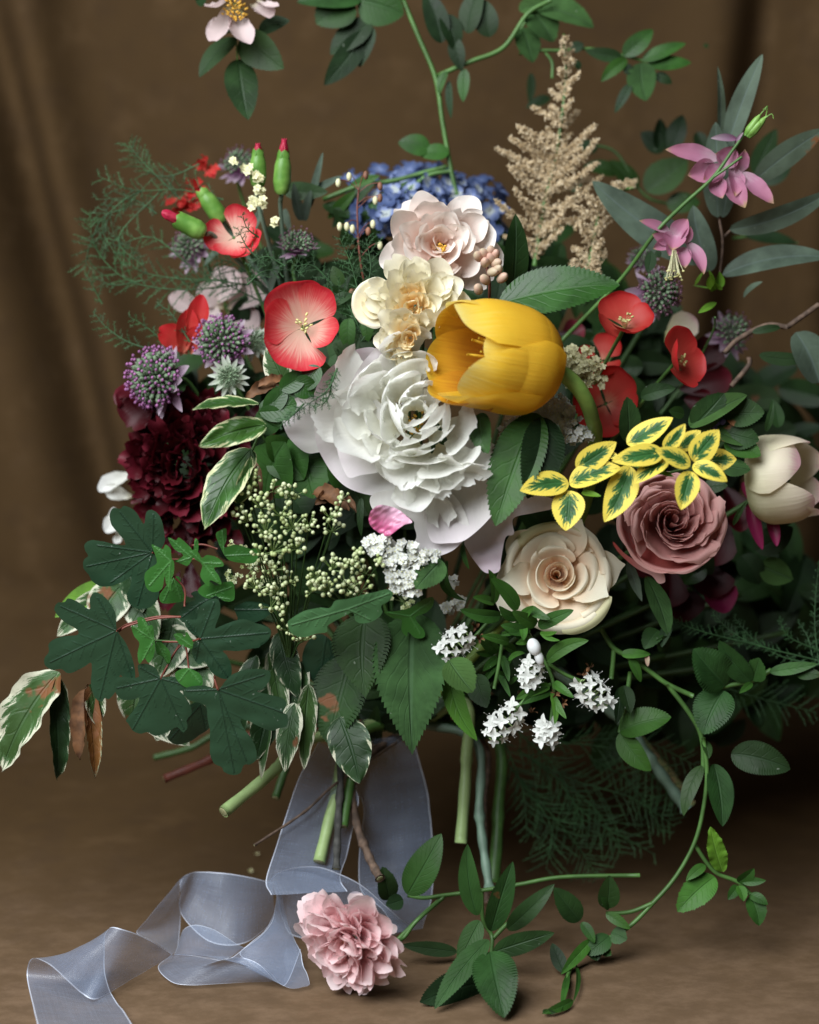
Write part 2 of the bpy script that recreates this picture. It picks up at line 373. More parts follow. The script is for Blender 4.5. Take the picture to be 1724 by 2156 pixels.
def petalmat(name, stops, streak=.12, su=28, rough=.55, transl=.3, spec=.3, nz=.06, bs=.25, shift=.0, randv=.1, veincol=None, sheen=0.0, edge=None):
    """stops: colour along the petal, base (0) to rim (1)"""
    transl = min(.5, transl+.1)
    T = NT(name); uv = T.n('UVMap'); sx = T.n('SeparateXYZ', i_0=uv.outputs[0]); u, v = sx.outputs[0], sx.outputs[1]
    geo = T.n('TexCoord').outputs['Object']; rand = T.n('ObjectInfo').outputs['Random']
    cb = T.n('CombineXYZ', i_0=T.math('MULTIPLY', u, float(su)), i_1=T.math('MULTIPLY', v, 2.2), i_2=T.math('MULTIPLY', rand, 30.0))
    st = T.noise(cb.outputs[0], 1.0, 3); soft = T.noise(geo, 60, 3)
    f = T.math('ADD', v, T.math('MULTIPLY', T.math('SUBTRACT', st, .5), streak*2)); f = T.math('ADD', f, T.math('MULTIPLY', T.math('SUBTRACT', soft, .5), nz*2))
    f = T.math('ADD', f, T.math('MULTIPLY', T.math('SUBTRACT', rand, .5), randv))
    c = T.ramp(f, stops)
    if edge is not None:
        au = T.math('ABSOLUTE', T.math('MULTIPLY_ADD', u, 2.0, -1.0)); e = T.step(T.math('MAXIMUM', au, v), .93, 1.0); c = T.mix(T.math('MULTIPLY', e, .6), c, edge)
    h = T.math('ADD', T.math('MULTIPLY', st, .6), T.math('MULTIPLY', soft, .5))
    return finish(T, c, rough, transl, spec, h, bs, None, sheen=sheen, dist=.0008)
def tracedmat(name, col, tip=None, vein=None, streak=0.0, rough=.5, transl=.15, spec=.4, bs=.4, edgecol=None, var=.2, t0=.5, t1=1.1, ns=45):
    T = NT(name); geo = T.n('TexCoord').outputs['Object']; nz = T.noise(geo, ns, 4); fine = T.noise(geo, 420, 3)
    ve = T.n('Attribute', attribute_name='vein').outputs['Fac']; al = T.n('Attribute', attribute_name='along').outputs['Fac']; ed = T.n('Attribute', attribute_name='edge').outputs['Fac']
    c = T.mix(nz, [x*(1-var) for x in col], [min(1, x*(1+var)) for x in col])
    if tip is not None: c = T.mix(T.step(T.math('ADD', al, T.math('MULTIPLY', T.math('SUBTRACT', nz, .5), .3)), t0, t1), c, tip)
    if vein is not None: c = T.mix(T.math('MULTIPLY', ve, .45), c, vein)
    if edgecol is not None: c = T.mix(T.math('MULTIPLY', T.math('SUBTRACT', 1.0, T.step(ed, .0, .05)), .6), c, edgecol)
    if vein is not None: sp = T.step(T.noise(geo, 330, 2), .73, .78); c = T.mix(T.math('MULTIPLY', sp, .4), c, (.4, .45, .4))
    h = T.math('SUBTRACT', T.math('ADD', T.math('MULTIPLY', nz, .4), T.math('MULTIPLY', fine, .15)), ve)
    if streak:
        uv = T.n('UVMap'); sx = T.n('SeparateXYZ', i_0=uv.outputs[0]); cb = T.n('CombineXYZ', i_0=T.math('MULTIPLY', sx.outputs[0], 30.0), i_1=T.math('MULTIPLY', sx.outputs[1], 3.0), i_2=T.math('MULTIPLY', T.n('ObjectInfo').outputs['Random'], 30.0))
        st = T.noise(cb.outputs[0], 1.0, 4); h = T.math('ADD', h, T.math('MULTIPLY', st, streak)); c = T.mix(T.math('MULTIPLY', T.step(st, .45, .7), .25), c, [x*.85 for x in col])
    return finish(T, c, rough, transl, spec, h, bs, dist=.0006)
def plain(name, col, rough=.5, transl=0.0, var=.15, scale=120, spec=.4, bs=.2, col2=None, sheen=0.0):
    T = NT(name); geo = T.n('TexCoord').outputs['Object']; nz = T.noise(geo, scale, 3)
    c = T.mix(T.step(nz, .35, .65), [x*(1-var) for x in col], col2 if col2 is not None else [min(1, x*(1+var)) for x in col])
    return finish(T, c, rough, transl, spec, nz, bs, sheen=sheen)
# ------------------------------------------------------------------ material list
M = {}
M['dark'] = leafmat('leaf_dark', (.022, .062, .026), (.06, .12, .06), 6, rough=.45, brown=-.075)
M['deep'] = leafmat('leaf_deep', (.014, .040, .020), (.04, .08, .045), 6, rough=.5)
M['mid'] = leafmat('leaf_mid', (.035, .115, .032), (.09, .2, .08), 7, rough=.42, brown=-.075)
M['rose'] = leafmat('leaf_rose', (.026, .085, .034), (.07, .16, .07), 9, slant=.9, rough=.45, bs=.6, brown=-.075)
M['fresh'] = leafmat('leaf_fresh', (.06, .19, .045), (.16, .36, .12), 8, rough=.45, bs=.6)
M['lime'] = leafmat('leaf_lime', (.14, .33, .05), (.28, .5, .15), 8, rough=.5)
M['soft'] = leafmat('leaf_soft', (.055, .13, .07), (.15, .25, .15), 9, slant=1.0, rough=.7, bs=.9, spec=.2, brown=-.075)
M['grey'] = leafmat('leaf_grey', (.095, .14, .18), (.19, .25, .28), 3, rough=.55, vs=.7, bs=.25, var=.2, spec=.35, brown=-.075)
M['under'] = leafmat('leaf_under', (.05, .12, .07), (.14, .24, .15), 8, slant=1.1, rough=.7, bs=1.0, spec=.2, vs=.7)
M['gloss'] = leafmat('leaf_gloss', (.024, .088, .022), (.12, .24, .09), 8, slant=.8, rough=.3, bs=.5, spec=.6)
M['euo'] = leafmat('leaf_yellow_green', (.03, .12, .05), (.10, .26, .10), 8, slant=.8, rough=.38, varieg=(.72, .58, .085), thr=.48, vs=.4, var=.1, spec=.4)
M['var'] = leafmat('leaf_cream_green', (.04, .12, .04), (.15, .3, .12), 8, slant=.7, rough=.3, varieg=(.55, .56, .32), thr=.86, bs=.9, vs=.4, spec=.6)
M['varw'] = leafmat('leaf_white_green', (.045, .11, .06), (.15, .26, .15), 5, slant=.7, rough=.4, varieg=(.60, .60, .46), thr=.8, bs=.9, vs=.3, brown=.04)
M['vark'] = leafmat('leaf_dark_white', (.018, .055, .028), (.05, .1, .06), 7, rough=.4, varieg=(.5, .5, .36), thr=1.0, bs=.6)
M['crisp'] = leafmat('leaf_withered', (.16, .075, .035), (.25, .13, .06), 5, rough=.5, varieg=(.42, .5, .33), thr=.95, bs=1.0, brown=.2)
M['dry'] = plain('dry_brown', (.13, .06, .025), .7, .1, .5, 90, bs=1.0)
M['maple'] = tracedmat('maple_dark', (.018, .054, .026), None, (.006, .022, .012), rough=.42, spec=.4, bs=.6)
M['maples'] = tracedmat('maple_fresh', (.03, .13, .02), None, (.10, .27, .08), rough=.42, spec=.4, bs=.6)
M['oak'] = tracedmat('lobed_leaf', (.055, .15, .055), None, (.10, .22, .09), rough=.6, spec=.3, bs=.7)
M['stem'] = plain('stem_green', (.065, .15, .035), .45, .05, .25, 60)
M['stempale'] = plain('stem_pale', (.30, .42, .17), .45, .1, .15, 60)
M['stemblue'] = plain('stem_blue', (.14, .22, .16), .5, .05, .2, 60)
M['stemdark'] = plain('stem_dark', (.035, .08, .02), .5, 0, .25, 60)
M['stemred'] = plain('stem_red', (.16, .045, .03), .5, 0, .25, 60)
M['cutend'] = plain('cut_end', (.42, .45, .24), .5, 0, .3, 900, col2=(.25, .24, .12))
M['bark'] = plain('bark', (.10, .065, .045), .8, 0, .4, 200, bs=1.0)
M['barkdark'] = plain('bark_grey', (.05, .05, .045), .8, 0, .4, 200, bs=1.0)
M['pinkstem'] = plain('stem_pink', (.38, .2, .13), .6, 0, .25, 50, col2=(.22, .3, .1))
M['fern'] = plain('fern_green', (.03, .085, .028), .6, .1, .3, 80)
M['white'] = petalmat('petal_white', [(0, (.88, .82, .56)), (.3, (.87, .87, .78)), (1, (.87, .88, .86))], streak=.05, transl=.45, bs=.6)
M['whitet'] = tracedmat('petal_white_guard', streak=.9, col=(.78, .77, .73), tip=(.76, .70, .73), rough=.55, transl=.35, bs=.25, var=.05)
M['whiteh'] = tracedmat('petal_white_heart', streak=.9, col=(.76, .76, .70), tip=(.77, .77, .73), rough=.55, transl=.22, bs=.3, var=.04)
M['whitep'] = tracedmat('petal_white_pink', streak=.9, col=(.68, .63, .66), tip=(.66, .54, .61), rough=.55, transl=.22, bs=.25, var=.07)
M['pinkcurl'] = tracedmat('petal_pink_curl', streak=.9, col=(.55, .32, .42), tip=(.58, .12, .27), rough=.25, transl=.15, bs=.7, var=.15, t0=.2, t1=.9)
M['blush'] = petalmat('petal_blush', [(0, (.84, .50, .30)), (.25, (.86, .62, .52)), (.6, (.88, .75, .68)), (1, (.88, .83, .78))], streak=.05, transl=.25, randv=.25)
M['creamy'] = petalmat('petal_creamy', [(0, (.88, .46, .12)), (.4, (.88, .62, .28)), (.75, (.88, .76, .48)), (1, (.87, .81, .60))], streak=.06, transl=.25, randv=.3)
M['ivory'] = petalmat('petal_ivory', [(0, (.86, .76, .48)), (1, (.86, .83, .67))], streak=.05, transl=.25)
M['cream'] = petalmat('petal_cream_rose', [(0, (.86, .46, .26)), (.4, (.88, .68, .49)), (.75, (.89, .83, .66)), (1, (.88, .86, .70))], streak=.04, transl=.22, randv=.15)
M['creamg'] = petalmat('petal_cream_outer', [(0, (.55, .60, .28)), (.5, (.74, .66, .42)), (1, (.62, .66, .38))], streak=.08, transl=.2)
M['dusty'] = petalmat('petal_dusty_rose', [(0, (.50, .18, .17)), (.4, (.66, .32, .30)), (1, (.78, .47, .44))], streak=.06, transl=.22, randv=.15)
M['dustyr'] = petalmat('petal_dusty_outer', [(0, (.62, .10, .08)), (.4, (.66, .20, .18)), (1, (.76, .43, .40))], streak=.1, transl=.2)
M['pink'] = petalmat('petal_pink', [(0, (.92, .38, .38)), (.3, (.92, .54, .55)), (.75, (.92, .68, .69)), (1, (.93, .77, .78))], streak=.08, transl=.3, randv=.25)
M['tulip'] = petalmat('petal_yellow', [(0, (.70, .38, .02)), (.3, (.82, .50, .03)), (.7, (.86, .60, .05)), (.92, (.88, .70, .15)), (1, (.88, .76, .25))], streak=.2, su=46, transl=.38, spec=.3, rough=.5, bs=.8)
M['tulipo'] = petalmat('petal_orange', [(0, (.22, .05, .01)), (.5, (.42, .14, .01)), (.85, (.66, .34, .02)), (1, (.80, .56, .06))], streak=.15, su=30, transl=.15)
M['coral'] = petalmat('petal_coral', [(0, (.80, .55, .42)), (.34, (.78, .38, .31)), (.52, (.72, .12, .12)), (.75, (.66, .035, .055)), (1, (.66, .03, .045))], streak=.26, su=40, transl=.3, rough=.45, bs=.4, randv=.12)
M['scarlet'] = petalmat('petal_scarlet', [(0, (.62, .26, .16)), (.25, (.55, .07, .05)), (1, (.50, .012, .018))], streak=.15, su=24, transl=.3, rough=.5)
M['ruby'] = petalmat('petal_ruby', [(0, (.02, .001, .003)), (.5, (.035, .001, .003)), (.85, (.062, .002, .006)), (1, (.12, .010, .020))], streak=.1, transl=.15, rough=.5, spec=.25, randv=.5)
M['magenta'] = petalmat('petal_magenta', [(0, (.16, .01, .04)), (1, (.35, .03, .12))], streak=.1, transl=.2, rough=.35)
M['blue'] = petalmat('petal_blue', [(0, (.45, .50, .50)), (.2, (.24, .30, .52)), (.6, (.09, .13, .27)), (1, (.055, .085, .20))], streak=.08, transl=.2, randv=.9)
M['lilac'] = petalmat('petal_lilac', [(0, (.35, .12, .26)), (.4, (.28, .17, .25)), (1, (.34, .26, .30))], streak=.2, transl=.2)
M['mauve'] = petalmat('petal_aquilegia', [(0, (.62, .45, .52)), (.4, (.52, .22, .34)), (.85, (.50, .19, .29)), (1, (.45, .33, .15))], streak=.2, su=10, transl=.3)
M['hell'] = petalmat('petal_hellebore', [(0, (.66, .74, .34)), (.4, (.80, .78, .54)), (.85, (.80, .69, .56)), (1, (.72, .42, .46))], streak=.1, transl=.25, rough=.5, bs=.5)
M['wildr'] = petalmat('petal_wild_rose', [(0, (.70, .64, .40)), (.25, (.72, .60, .58)), (1, (.70, .55, .55))], streak=.08, transl=.3)
M['astr'] = petalmat('bract_white', [(0, (.30, .42, .22)), (.5, (.52, .60, .46)), (1, (.62, .66, .60))], streak=.25, su=9, transl=.2)
M['bracty'] = petalmat('bract_purple', [(0, (.16, .02, .10)), (.35, (.25, .12, .22)), (1, (.42, .34, .40))], streak=.2, su=8, transl=.2)
M['dome'] = plain('dome_green', (.15, .22, .13), .6, .1, .3)
M['knob'] = plain('knob_purple', (.27, .10, .24), .6, .1, .3)
M['knobd'] = plain('knob_dusky', (.17, .08, .12), .6, .1, .3)
M['bead'] = plain('bead_green', (.45, .55, .22), .35, .15, .2, 150, col2=(.66, .72, .45), bs=.1)
M['floret'] = plain('floret_white', (.68, .70, .66), .6, .2, .08)
M['floretc'] = plain('floret_cream', (.74, .72, .45), .6, .2, .1)
M['astilbe'] = plain('astilbe_buff', (.66, .50, .29), .7, .3, .2, 300, col2=(.80, .68, .48))
M['anther'] = plain('anther_yellow', (.72, .40, .05), .6, .1, .2)
M['antherp'] = plain('anther_pale', (.62, .60, .25), .6, .1, .2)
M['calyx'] = plain('calyx_green', (.11, .28, .04), .42, .1, .25, 60, col2=(.20, .38, .08))
M['budred'] = petalmat('bud_red', [(0, (.5, .05, .08)), (1, (.42, .01, .05))], streak=.2, transl=.15, rough=.45)
M['budpale'] = plain('bud_pale', (.62, .52, .36), .5, .2, .15, 120, col2=(.62, .38, .30))
M['brownbell'] = plain('bell_brown', (.22, .10, .06), .6, .1, .3)
M['waxy'] = plain('waxy_white', (.75, .78, .78), .35, .2, .1)
M['vio'] = plain('tiny_violet', (.10, .10, .28), .6, .1, .4)

def sheetmat():
    T = NT('brown_cloth'); geo = T.n('TexCoord').outputs['Object']
    a = T.noise(geo, 3.2, 4); mp = T.n('Mapping', i_Vector=geo, i_Scale=(26, 48, 30), i_Rotation=(0, 0, .5)); b = T.noise(mp.outputs[0], 1.0, 4, .65); f = T.noise(geo, 900, 2); e = T.noise(geo, 34, 4)
    c = T.mix(a, (.035, .0185, .0050), (.060, .0335, .0105)); c = T.mix(T.math('MULTIPLY', T.step(b, .50, .72), .30), c, (.11, .066, .030))
    c = T.mix(T.math('MULTIPLY', T.step(e, .45, .70), .35), c, (.030, .0165, .007)); c = T.mix(T.math('MULTIPLY', f, .3), c, (.10, .068, .046))
    sy = T.n('SeparateXYZ', i_0=geo); dust = T.math('MULTIPLY', T.math('SUBTRACT', 1.0, T.step(sy.outputs[1], -.25, .22)), T.math('SUBTRACT', 1.0, T.step(sy.outputs[2], .0, .02)))  # floor painted lighter towards the front, standing in for stronger light there
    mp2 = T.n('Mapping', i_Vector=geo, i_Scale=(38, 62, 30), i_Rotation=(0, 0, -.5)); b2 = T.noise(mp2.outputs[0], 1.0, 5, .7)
    c = T.mix(T.math('MULTIPLY', dust, T.math('MULTIPLY_ADD', T.step(b2, .35, .75), .40, .42)), c, (.25, .165, .105))  # painted front brightening, broken up by the cloth's mottling
    h = T.math('ADD', T.math('MULTIPLY', f, .35), T.math('MULTIPLY', b, .6))
    return finish(T, c, .85, 0, .08, h, .35)
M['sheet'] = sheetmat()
def ribbonmat():
    T = NT('organza'); uv = T.n('UVMap'); sx = T.n('SeparateXYZ', i_0=uv.outputs[0]); u, v = sx.outputs[0], sx.outputs[1]
    au = T.math('ABSOLUTE', T.math('MULTIPLY_ADD', u, 2.0, -1.0)); geo = T.n('TexCoord').outputs['Object']
    cb = T.n('CombineXYZ', i_0=T.math('MULTIPLY', u, 90.0), i_1=T.math('MULTIPLY', v, 4.0), i_2=0.0); w = T.noise(cb.outputs[0], 1.0, 3)
    cb2 = T.n('CombineXYZ', i_0=T.math('MULTIPLY', u, 3.0), i_1=T.math('MULTIPLY', v, 150.0), i_2=3.0); w2 = T.noise(cb2.outputs[0], 1.0, 3)
    hem = T.step(au, .955, .985); s = T.math('ADD', T.math('MULTIPLY', w, .5), T.math('MULTIPLY', w2, .5))
    col = T.mix(s, (.24, .33, .50), (.50, .60, .80)); col = T.mix(hem, col, (.72, .78, .92))
    p = T.n('BsdfPrincipled', i_Roughness=.26); p.inputs['Specular IOR Level'].default_value = 1.0; T.t.links.new(col, p.inputs['Base Color'])
    p.inputs['Anisotropic'].default_value = .7; p.inputs['Sheen Weight'].default_value = .4
    b = T.n('Bump', i_Strength=.5, i_Distance=.0006, i_Height=s); T.t.links.new(b.outputs[0], p.inputs['Normal'])
    tl = T.n('BsdfTranslucent', i_Color=col); m1 = T.n('MixShader', i_0=.35); T.t.links.new(p.outputs[0], m1.inputs[1]); T.t.links.new(tl.outputs[0], m1.inputs[2])
    tr = T.n('BsdfTransparent'); al = T.math('MAXIMUM', T.math('MULTIPLY_ADD', s, .38, .18), hem)
    m2 = T.n('MixShader', i_0=al); T.t.links.new(tr.outputs[0], m2.inputs[1]); T.t.links.new(m1.outputs[0], m2.inputs[2]); T.t.links.new(m2.outputs[0], T.out.inputs[0])
    return T.m
M['ribbon'] = ribbonmat()

# ------------------------------------------------------------------ the table and the hanging cloth
def setting():
    folds = [  # centre line in picture units (x at y), width (m), depth (m; + towards the viewer)
        ([(0, 40), (400, 120), (720, 232), (1100, 300), (1500, 420), (1700, 500)], .022, .030),
        ([(0, -70), (284, 18), (577, 84), (833, 154), (1009, 205), (1200, 275), (1500, 360), (1700, 450)], .020, -.045),
        ([(0, -150), (600, -60), (1000, 60), (1500, 160), (1700, 220)], .035, .02),
        ([(0, 330), (600, 420), (1200, 560), (1700, 650)], .07, -.012),
        ([(0, 1650), (400, 1600), (800, 1560), (1700, 1500)], .024, -.035),
        ([(0, 1560), (400, 1490), (900, 1440), (1700, 1400)], .035, .014),
        ([(0, 1740), (600, 1700), (1700, 1640)], .03, .03),
        ([(0, 900), (600, 960), (1700, 1000)], .13, .010)]
    xs = np.linspace(-1.6, 1.6, 480); ss = np.concatenate([np.linspace(-1.9, -.35, 60), np.linspace(-.34, .25, 110), np.linspace(.26, 1.8, 110)])
    X, Sg = np.meshgrid(xs, ss); r = .12; yb = .46
    a = np.clip(Sg-.10, 0, r*math.pi/2)/r
    Yc = np.where(Sg < .10, yb-.10-r+Sg, yb-r+r*np.sin(a)) ; Zc = np.where(Sg < .10, -.0004, -.0004+r*(1-np.cos(a))+np.maximum(0, Sg-.10-r*math.pi/2))
    rel = np.stack([X, Yc, Zc], -1)-CAM; dep = rel@FW; py = 1078-(rel@UP)*D0/dep/K; px = 862+(rel@RX)*D0/dep/K
    amp = np.clip((Zc-.01)/.12, 0, 1)
    off = 0
    for ln, w, h in folds:
        l = np.array(ln); c = np.interp(py, l[:, 0], l[:, 1]); off = off+h*np.exp(-(((px-c)*K*1.27)/w)**2)
    # beyond the picture the folds go on
    out = np.clip((np.abs(X)-.42)/.1, 0, 1); off = off*(1-out*.0)+out*.022*np.sin(X*31+Zc*2.0)
    Yc = Yc-off*amp-.008*wob(rel.reshape(-1, 3), 5, 9).reshape(X.shape)*amp+Zc*.06*(Zc > .1)
    flat = 1-amp; Zc = Zc-flat*(.0009-.0009*wob(rel.reshape(-1, 3), 9, 3).reshape(X.shape)); 
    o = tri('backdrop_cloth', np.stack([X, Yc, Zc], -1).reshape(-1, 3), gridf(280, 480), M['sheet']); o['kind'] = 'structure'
setting()

NECK = P(872, 1520, -.045)
def stalk(t, p, mat=None, r=.0016, name='stem', mid=None):
    p = np.asarray(p); q = NECK+RX*rnd.uniform(-.012, .012)+NV*rnd.uniform(-.014, .012)
    m = (p*.5+q*.5)-NV*.03 if mid is None else mid
    return tube(name, [p, p*.8+m*.2-NV*.012, m, q], r, mat or M['stemdark'], t, 5)
def at3(r, x, y, d):
    a = cv(r, x, y); return P(a[0], a[1], d)
def du(r, n): return n*rs(r)*K

def rose(t, mat, fr, R, H, n, seed, r0=.05, pw=.85, hw0=2.1, hw1=.8, hdrop=.5, curl=.12, ruf=.01, rag=0.0, spir=.12, drop=.2, base=.15, outmat=None, nout=0, outk=None, jit=0.0, smax=1.0, azj=.55, flare=.6, nu=21, nv=15, lob=0.0):
    rr = random.Random(seed)
    for k in range(n):
        s = (k+.6)/n*smax; r = R*(r0+(1-r0)*s**pw); hw = hw0+(hw1-hw0)*min(1, s*1.6); h = H*(1-hdrop*s**1.7)*(1+rr.uniform(-.03, .03))
        az = k*2.39996+rr.uniform(-azj, azj); r *= rr.uniform(.95, 1.05); c = curl*s*s*(1+rr.uniform(-.4, .5))
        fl = flare*min(1, .35+s)
        rp = np.array([base*r, (.80-.45*fl)*r, (.94-.35*fl)*r, (1-.14*fl)*r, (1.0+c*.5)*r, (1+1.5*c)*r, (1+2.4*c)*r]); hp = np.array([0, .28*h, .56*h, .80*h, .97*h, 1.0*h, (1.0-c*1.2)*h])
        tl = rr.uniform(-jit, jit)*1.5; off = (math.cos(az)*tl*R+rr.uniform(-jit, jit)*R*.5, math.sin(az)*tl*R+rr.uniform(-jit, jit)*R*.5)
        shell('petal', mat, t, fr, az, hw, rp, hp, drop=drop, ruf=ruf*(1+s), rag=rag, spir=spir, seed=seed*97+k, off=off, roll=c*r*.5, pw=2.1, nu=nu, nv=nv, lob=lob*rr.random())
def stamens(t, fr, R, H, n, seed, mat, fmat=None, r=.00045, name='stamens', spread=.8):
    rr = random.Random(seed); A = Acc(); B = Acc(); o, e1, e2, e3 = fr
    for k in range(n):
        a = k*2.4+rr.random(); q = spread*math.sqrt((k+.5)/n)*R*rr.uniform(.7, 1.1); h = H*rr.uniform(.75, 1.1)
        p1 = o+(e1*math.cos(a)+e2*math.sin(a))*q+e3*h; p0 = o+(e1*math.cos(a)+e2*math.sin(a))*q*.2
        A.add(*tubeg([p0, (p0+p1)/2+e3*h*.08, p1], .00016, 4, 5)[:2]); v, f = ballg(p1, r, 6, 4, (1, 1, 1.7), e1*math.cos(a)+e2*.4); B.add(v, f)
    A.out('filaments', fmat or M['antherp'], t); B.out(name, mat, t)

AVOID = [(P(1075, 762, .078), .034), (P(1000, 752, .078), .030), (P(955, 742, .080), .021), (P(985, 800, .080), .016)]
def bloom(t, mats, c, ax, n, L, Wd, al, spread, seed, sx=1.0, sy=1.0, kinds=('petal',), cup=(.4, 1.0), curl=(-.3, .7), curl0=None, bend=-.3, ruf=.06, rag=(0, 0), lob=.12, twist=.3, push=.004, tj=.4, azj=.3, nu=17, nv=16):
    # petals placed from the rim (s=1) to the heart (s=0); pairs give the value at the heart and at the rim
    rr = random.Random(seed); o, e1, e2, e3 = frame(c, ax)
    for k in range(n):
        s = 1-(k+.5)/n; a = k*2.39996+rr.uniform(-azj, azj); q = s**.62; rad = unit(e1*math.cos(a)*sx+e2*math.sin(a)*sy); sc = math.hypot(math.cos(a)*sx, math.sin(a)*sy); tg = np.cross(e3, rad)
        A = al[0]+(al[1]-al[0])*q+rr.uniform(-.1, .1); dr = e3*math.cos(A)+rad*math.sin(A)+tg*rr.uniform(-.15, .15)
        m = mats[min(len(mats)-1, int(q*len(mats)))]
        bs = c+rad*spread*q*sc+e3*push*(1-q); lg = (L[0]+(L[1]-L[0])*q)*(.4+.6*sc)
        if any(np.linalg.norm(bs+dr*lg*f-pp) < rr_ for f in (.35, .55, .75, .95, 1.1) for pp, rr_ in AVOID): continue   # no petal grows through the tulip
        blade('petal', M[m], t, c+rad*spread*q*sc+e3*push*(1-q), dr, -rad*math.cos(A)+e3*math.sin(A)+tg*rr.uniform(-tj, tj), (L[0]+(L[1]-L[0])*q)*rr.uniform(.88, 1.1)*(.4+.6*sc), (Wd[0]+(Wd[1]-Wd[0])*q)*rr.uniform(.85, 1.15), rr.choice(kinds),
              bend=bend, curl=rr.uniform(*(curl if curl0 is None or rr.random() < q**1.5 else curl0)), cup=rr.uniform(*cup), rag=rr.uniform(*rag), ragf=rr.uniform(5, 10), ruf=ruf*rr.uniform(.7, 1.3), nu=nu, nv=nv, seed=seed*37+k, lob=lob*(rr.random() < .5), twist=rr.uniform(-twist, twist))

# ------------------------------------------------------------------ big white peony
def white_peony():
    t = thing('peony', 'large white double peony with ragged petals at the centre of the bouquet', 'flower', P(872, 901, .02))
    w, p = M['whitet'], M['whitep']
    def g(pts, d0, piv, to, sl, cu, cr, mat=w, ruf=.0022, seed=1, **k): traced('petal', mat, t, 'W', pts, d0, piv, to, sl, cu, cr, ruf=ruf, seed=seed, step=3.4, **k)
    g([(1090, 1165), (1160, 1080), (1280, 1000), (1290, 860), (1400, 880), (1590, 925), (1607, 950), (1590, 985), (1480, 1010), (1370, 1040), (1372, 1130), (1325, 1150), (1300, 1270), (1285, 1345), (1210, 1352), (1150, 1290), (1105, 1220)], .05, (1150, 900), (1300, 1250), -.10, .12, .35, p, seed=3)
    g([(575, 62), (520, 58), (440, 80), (360, 140), (290, 200), (240, 280), (225, 345), (260, 480), (420, 520), (560, 400), (640, 200), (640, 110)], .035, (600, 400), (300, 160), .06, .22, .4, p, seed=4)
    g([(230, 345), (190, 338), (130, 345), (75, 375), (35, 430), (60, 540), (110, 610), (180, 662), (250, 660), (400, 620), (420, 420), (330, 330)], .04, (450, 500), (60, 480), .03, .16, .3, w, seed=5)
    g([(565, 900), (700, 870), (900, 830), (1020, 900), (1090, 1000), (1120, 1120), (1075, 1175), (1020, 1225), (930, 1258), (830, 1258), (775, 1218), (812, 1150), (800, 1090), (790, 1050), (700, 1000), (600, 1020), (548, 960)], .065, (850, 800), (880, 1230), -.02, .1, .25, w, seed=6)
    traced('petal', M['pinkcurl'], t, 'W', [(540, 1030), (560, 988), (610, 962), (700, 985), (760, 1030), (788, 1062), (740, 1078), (690, 1115), (645, 1143), (585, 1115), (545, 1075)], .082, (700, 960), (600, 1110), .5, -.5, .6, ruf=.0025, seed=7, step=2.5, rufs=22)
    g([(225, 530), (228, 490), (290, 475), (350, 462), (420, 420), (520, 500), (640, 560), (760, 700), (800, 850), (760, 880), (640, 905), (540, 905), (420, 865), (340, 795), (280, 705), (240, 620)], .058, (640, 560), (380, 800), -.22, .36, .35, w, seed=8, ruf=.0016)
    g([(340, 430), (360, 360), (400, 300), (440, 270), (520, 300), (640, 420), (700, 560), (640, 700), (600, 770), (500, 790), (430, 806), (398, 770), (365, 680), (342, 560)], .068, (640, 480), (400, 700), -.25, .45, .35, w, seed=9, ruf=.0016)
    g([(620, 30), (700, 90), (760, 140), (900, 180), (960, 260), (960, 360), (800, 420), (680, 340), (610, 235), (560, 280), (440, 285), (445, 240), (500, 150), (560, 80)], .060, (760, 420), (640, 90), -.15, .35, .3, w, seed=10)
    g([(840, 900), (900, 860), (980, 800), (1080, 740), (1200, 700), (1275, 740), (1287, 880), (1272, 980), (1200, 1075), (1090, 1165), (1000, 1182), (900, 1172), (862, 1060), (845, 960)], .064, (1000, 680), (1050, 1140), -.28, .45, .35, w, seed=11, ruf=.0016)
    g([(1150, 540), (1220, 590), (1282, 640), (1287, 745), (1240, 790), (1150, 800), (1060, 760), (1040, 640)], .066, (980, 560), (1240, 700), -.1, .35, .3, w, seed=12)
    def h(pts, d0, to, sl=-.05, cu=-.12, cr=-.3, seed=1, jag=2.6, ruf=.0016, tilt=(0, 0)):
        q = np.mean(pts, axis=0); traced('petal', M['whiteh'], t, 'W', pts, d0, tuple(q), to, sl, cu, cr, ruf=ruf, seed=seed, step=2.6, jag=jag, rufs=110, tilt=tilt)
    # ragged heart
    rr = random.Random(5); c0 = P(872, 893, .050)
    stamens(t, frame(P(880, 905, .052), vec(.05, .2, 1)), .010, .014, 22, 3, M['anther'], M['antherp'], r=.0008)
    bloom(t, ('white',), P(880, 880, .053)+NV*.006, vec(.0, .12, 1), 46, (.026, .038), (.030, .044), (.05, .95), .026, 5, sy=1.02, kinds=('fan', 'petal'), cup=(.5, 1.1), curl=(-.6, .8), curl0=(-2.0, -.9), bend=-.5, ruf=.055, rag=(.01, .16), lob=.18, twist=.35, push=.012, nu=25, nv=20)
    bloom(t, ('white',), P(900, 985, .070), vec(.1, -.65, 1), 6, (.022, .030), (.016, .026), (.3, .9), .012, 15, kinds=('fan',), curl=(-.6, .9), ruf=.08, rag=(.1, .3), lob=.25, nu=21, nv=16)
    stalk(t, c0-NV*.02, M['stem'], .0025)
white_peony()

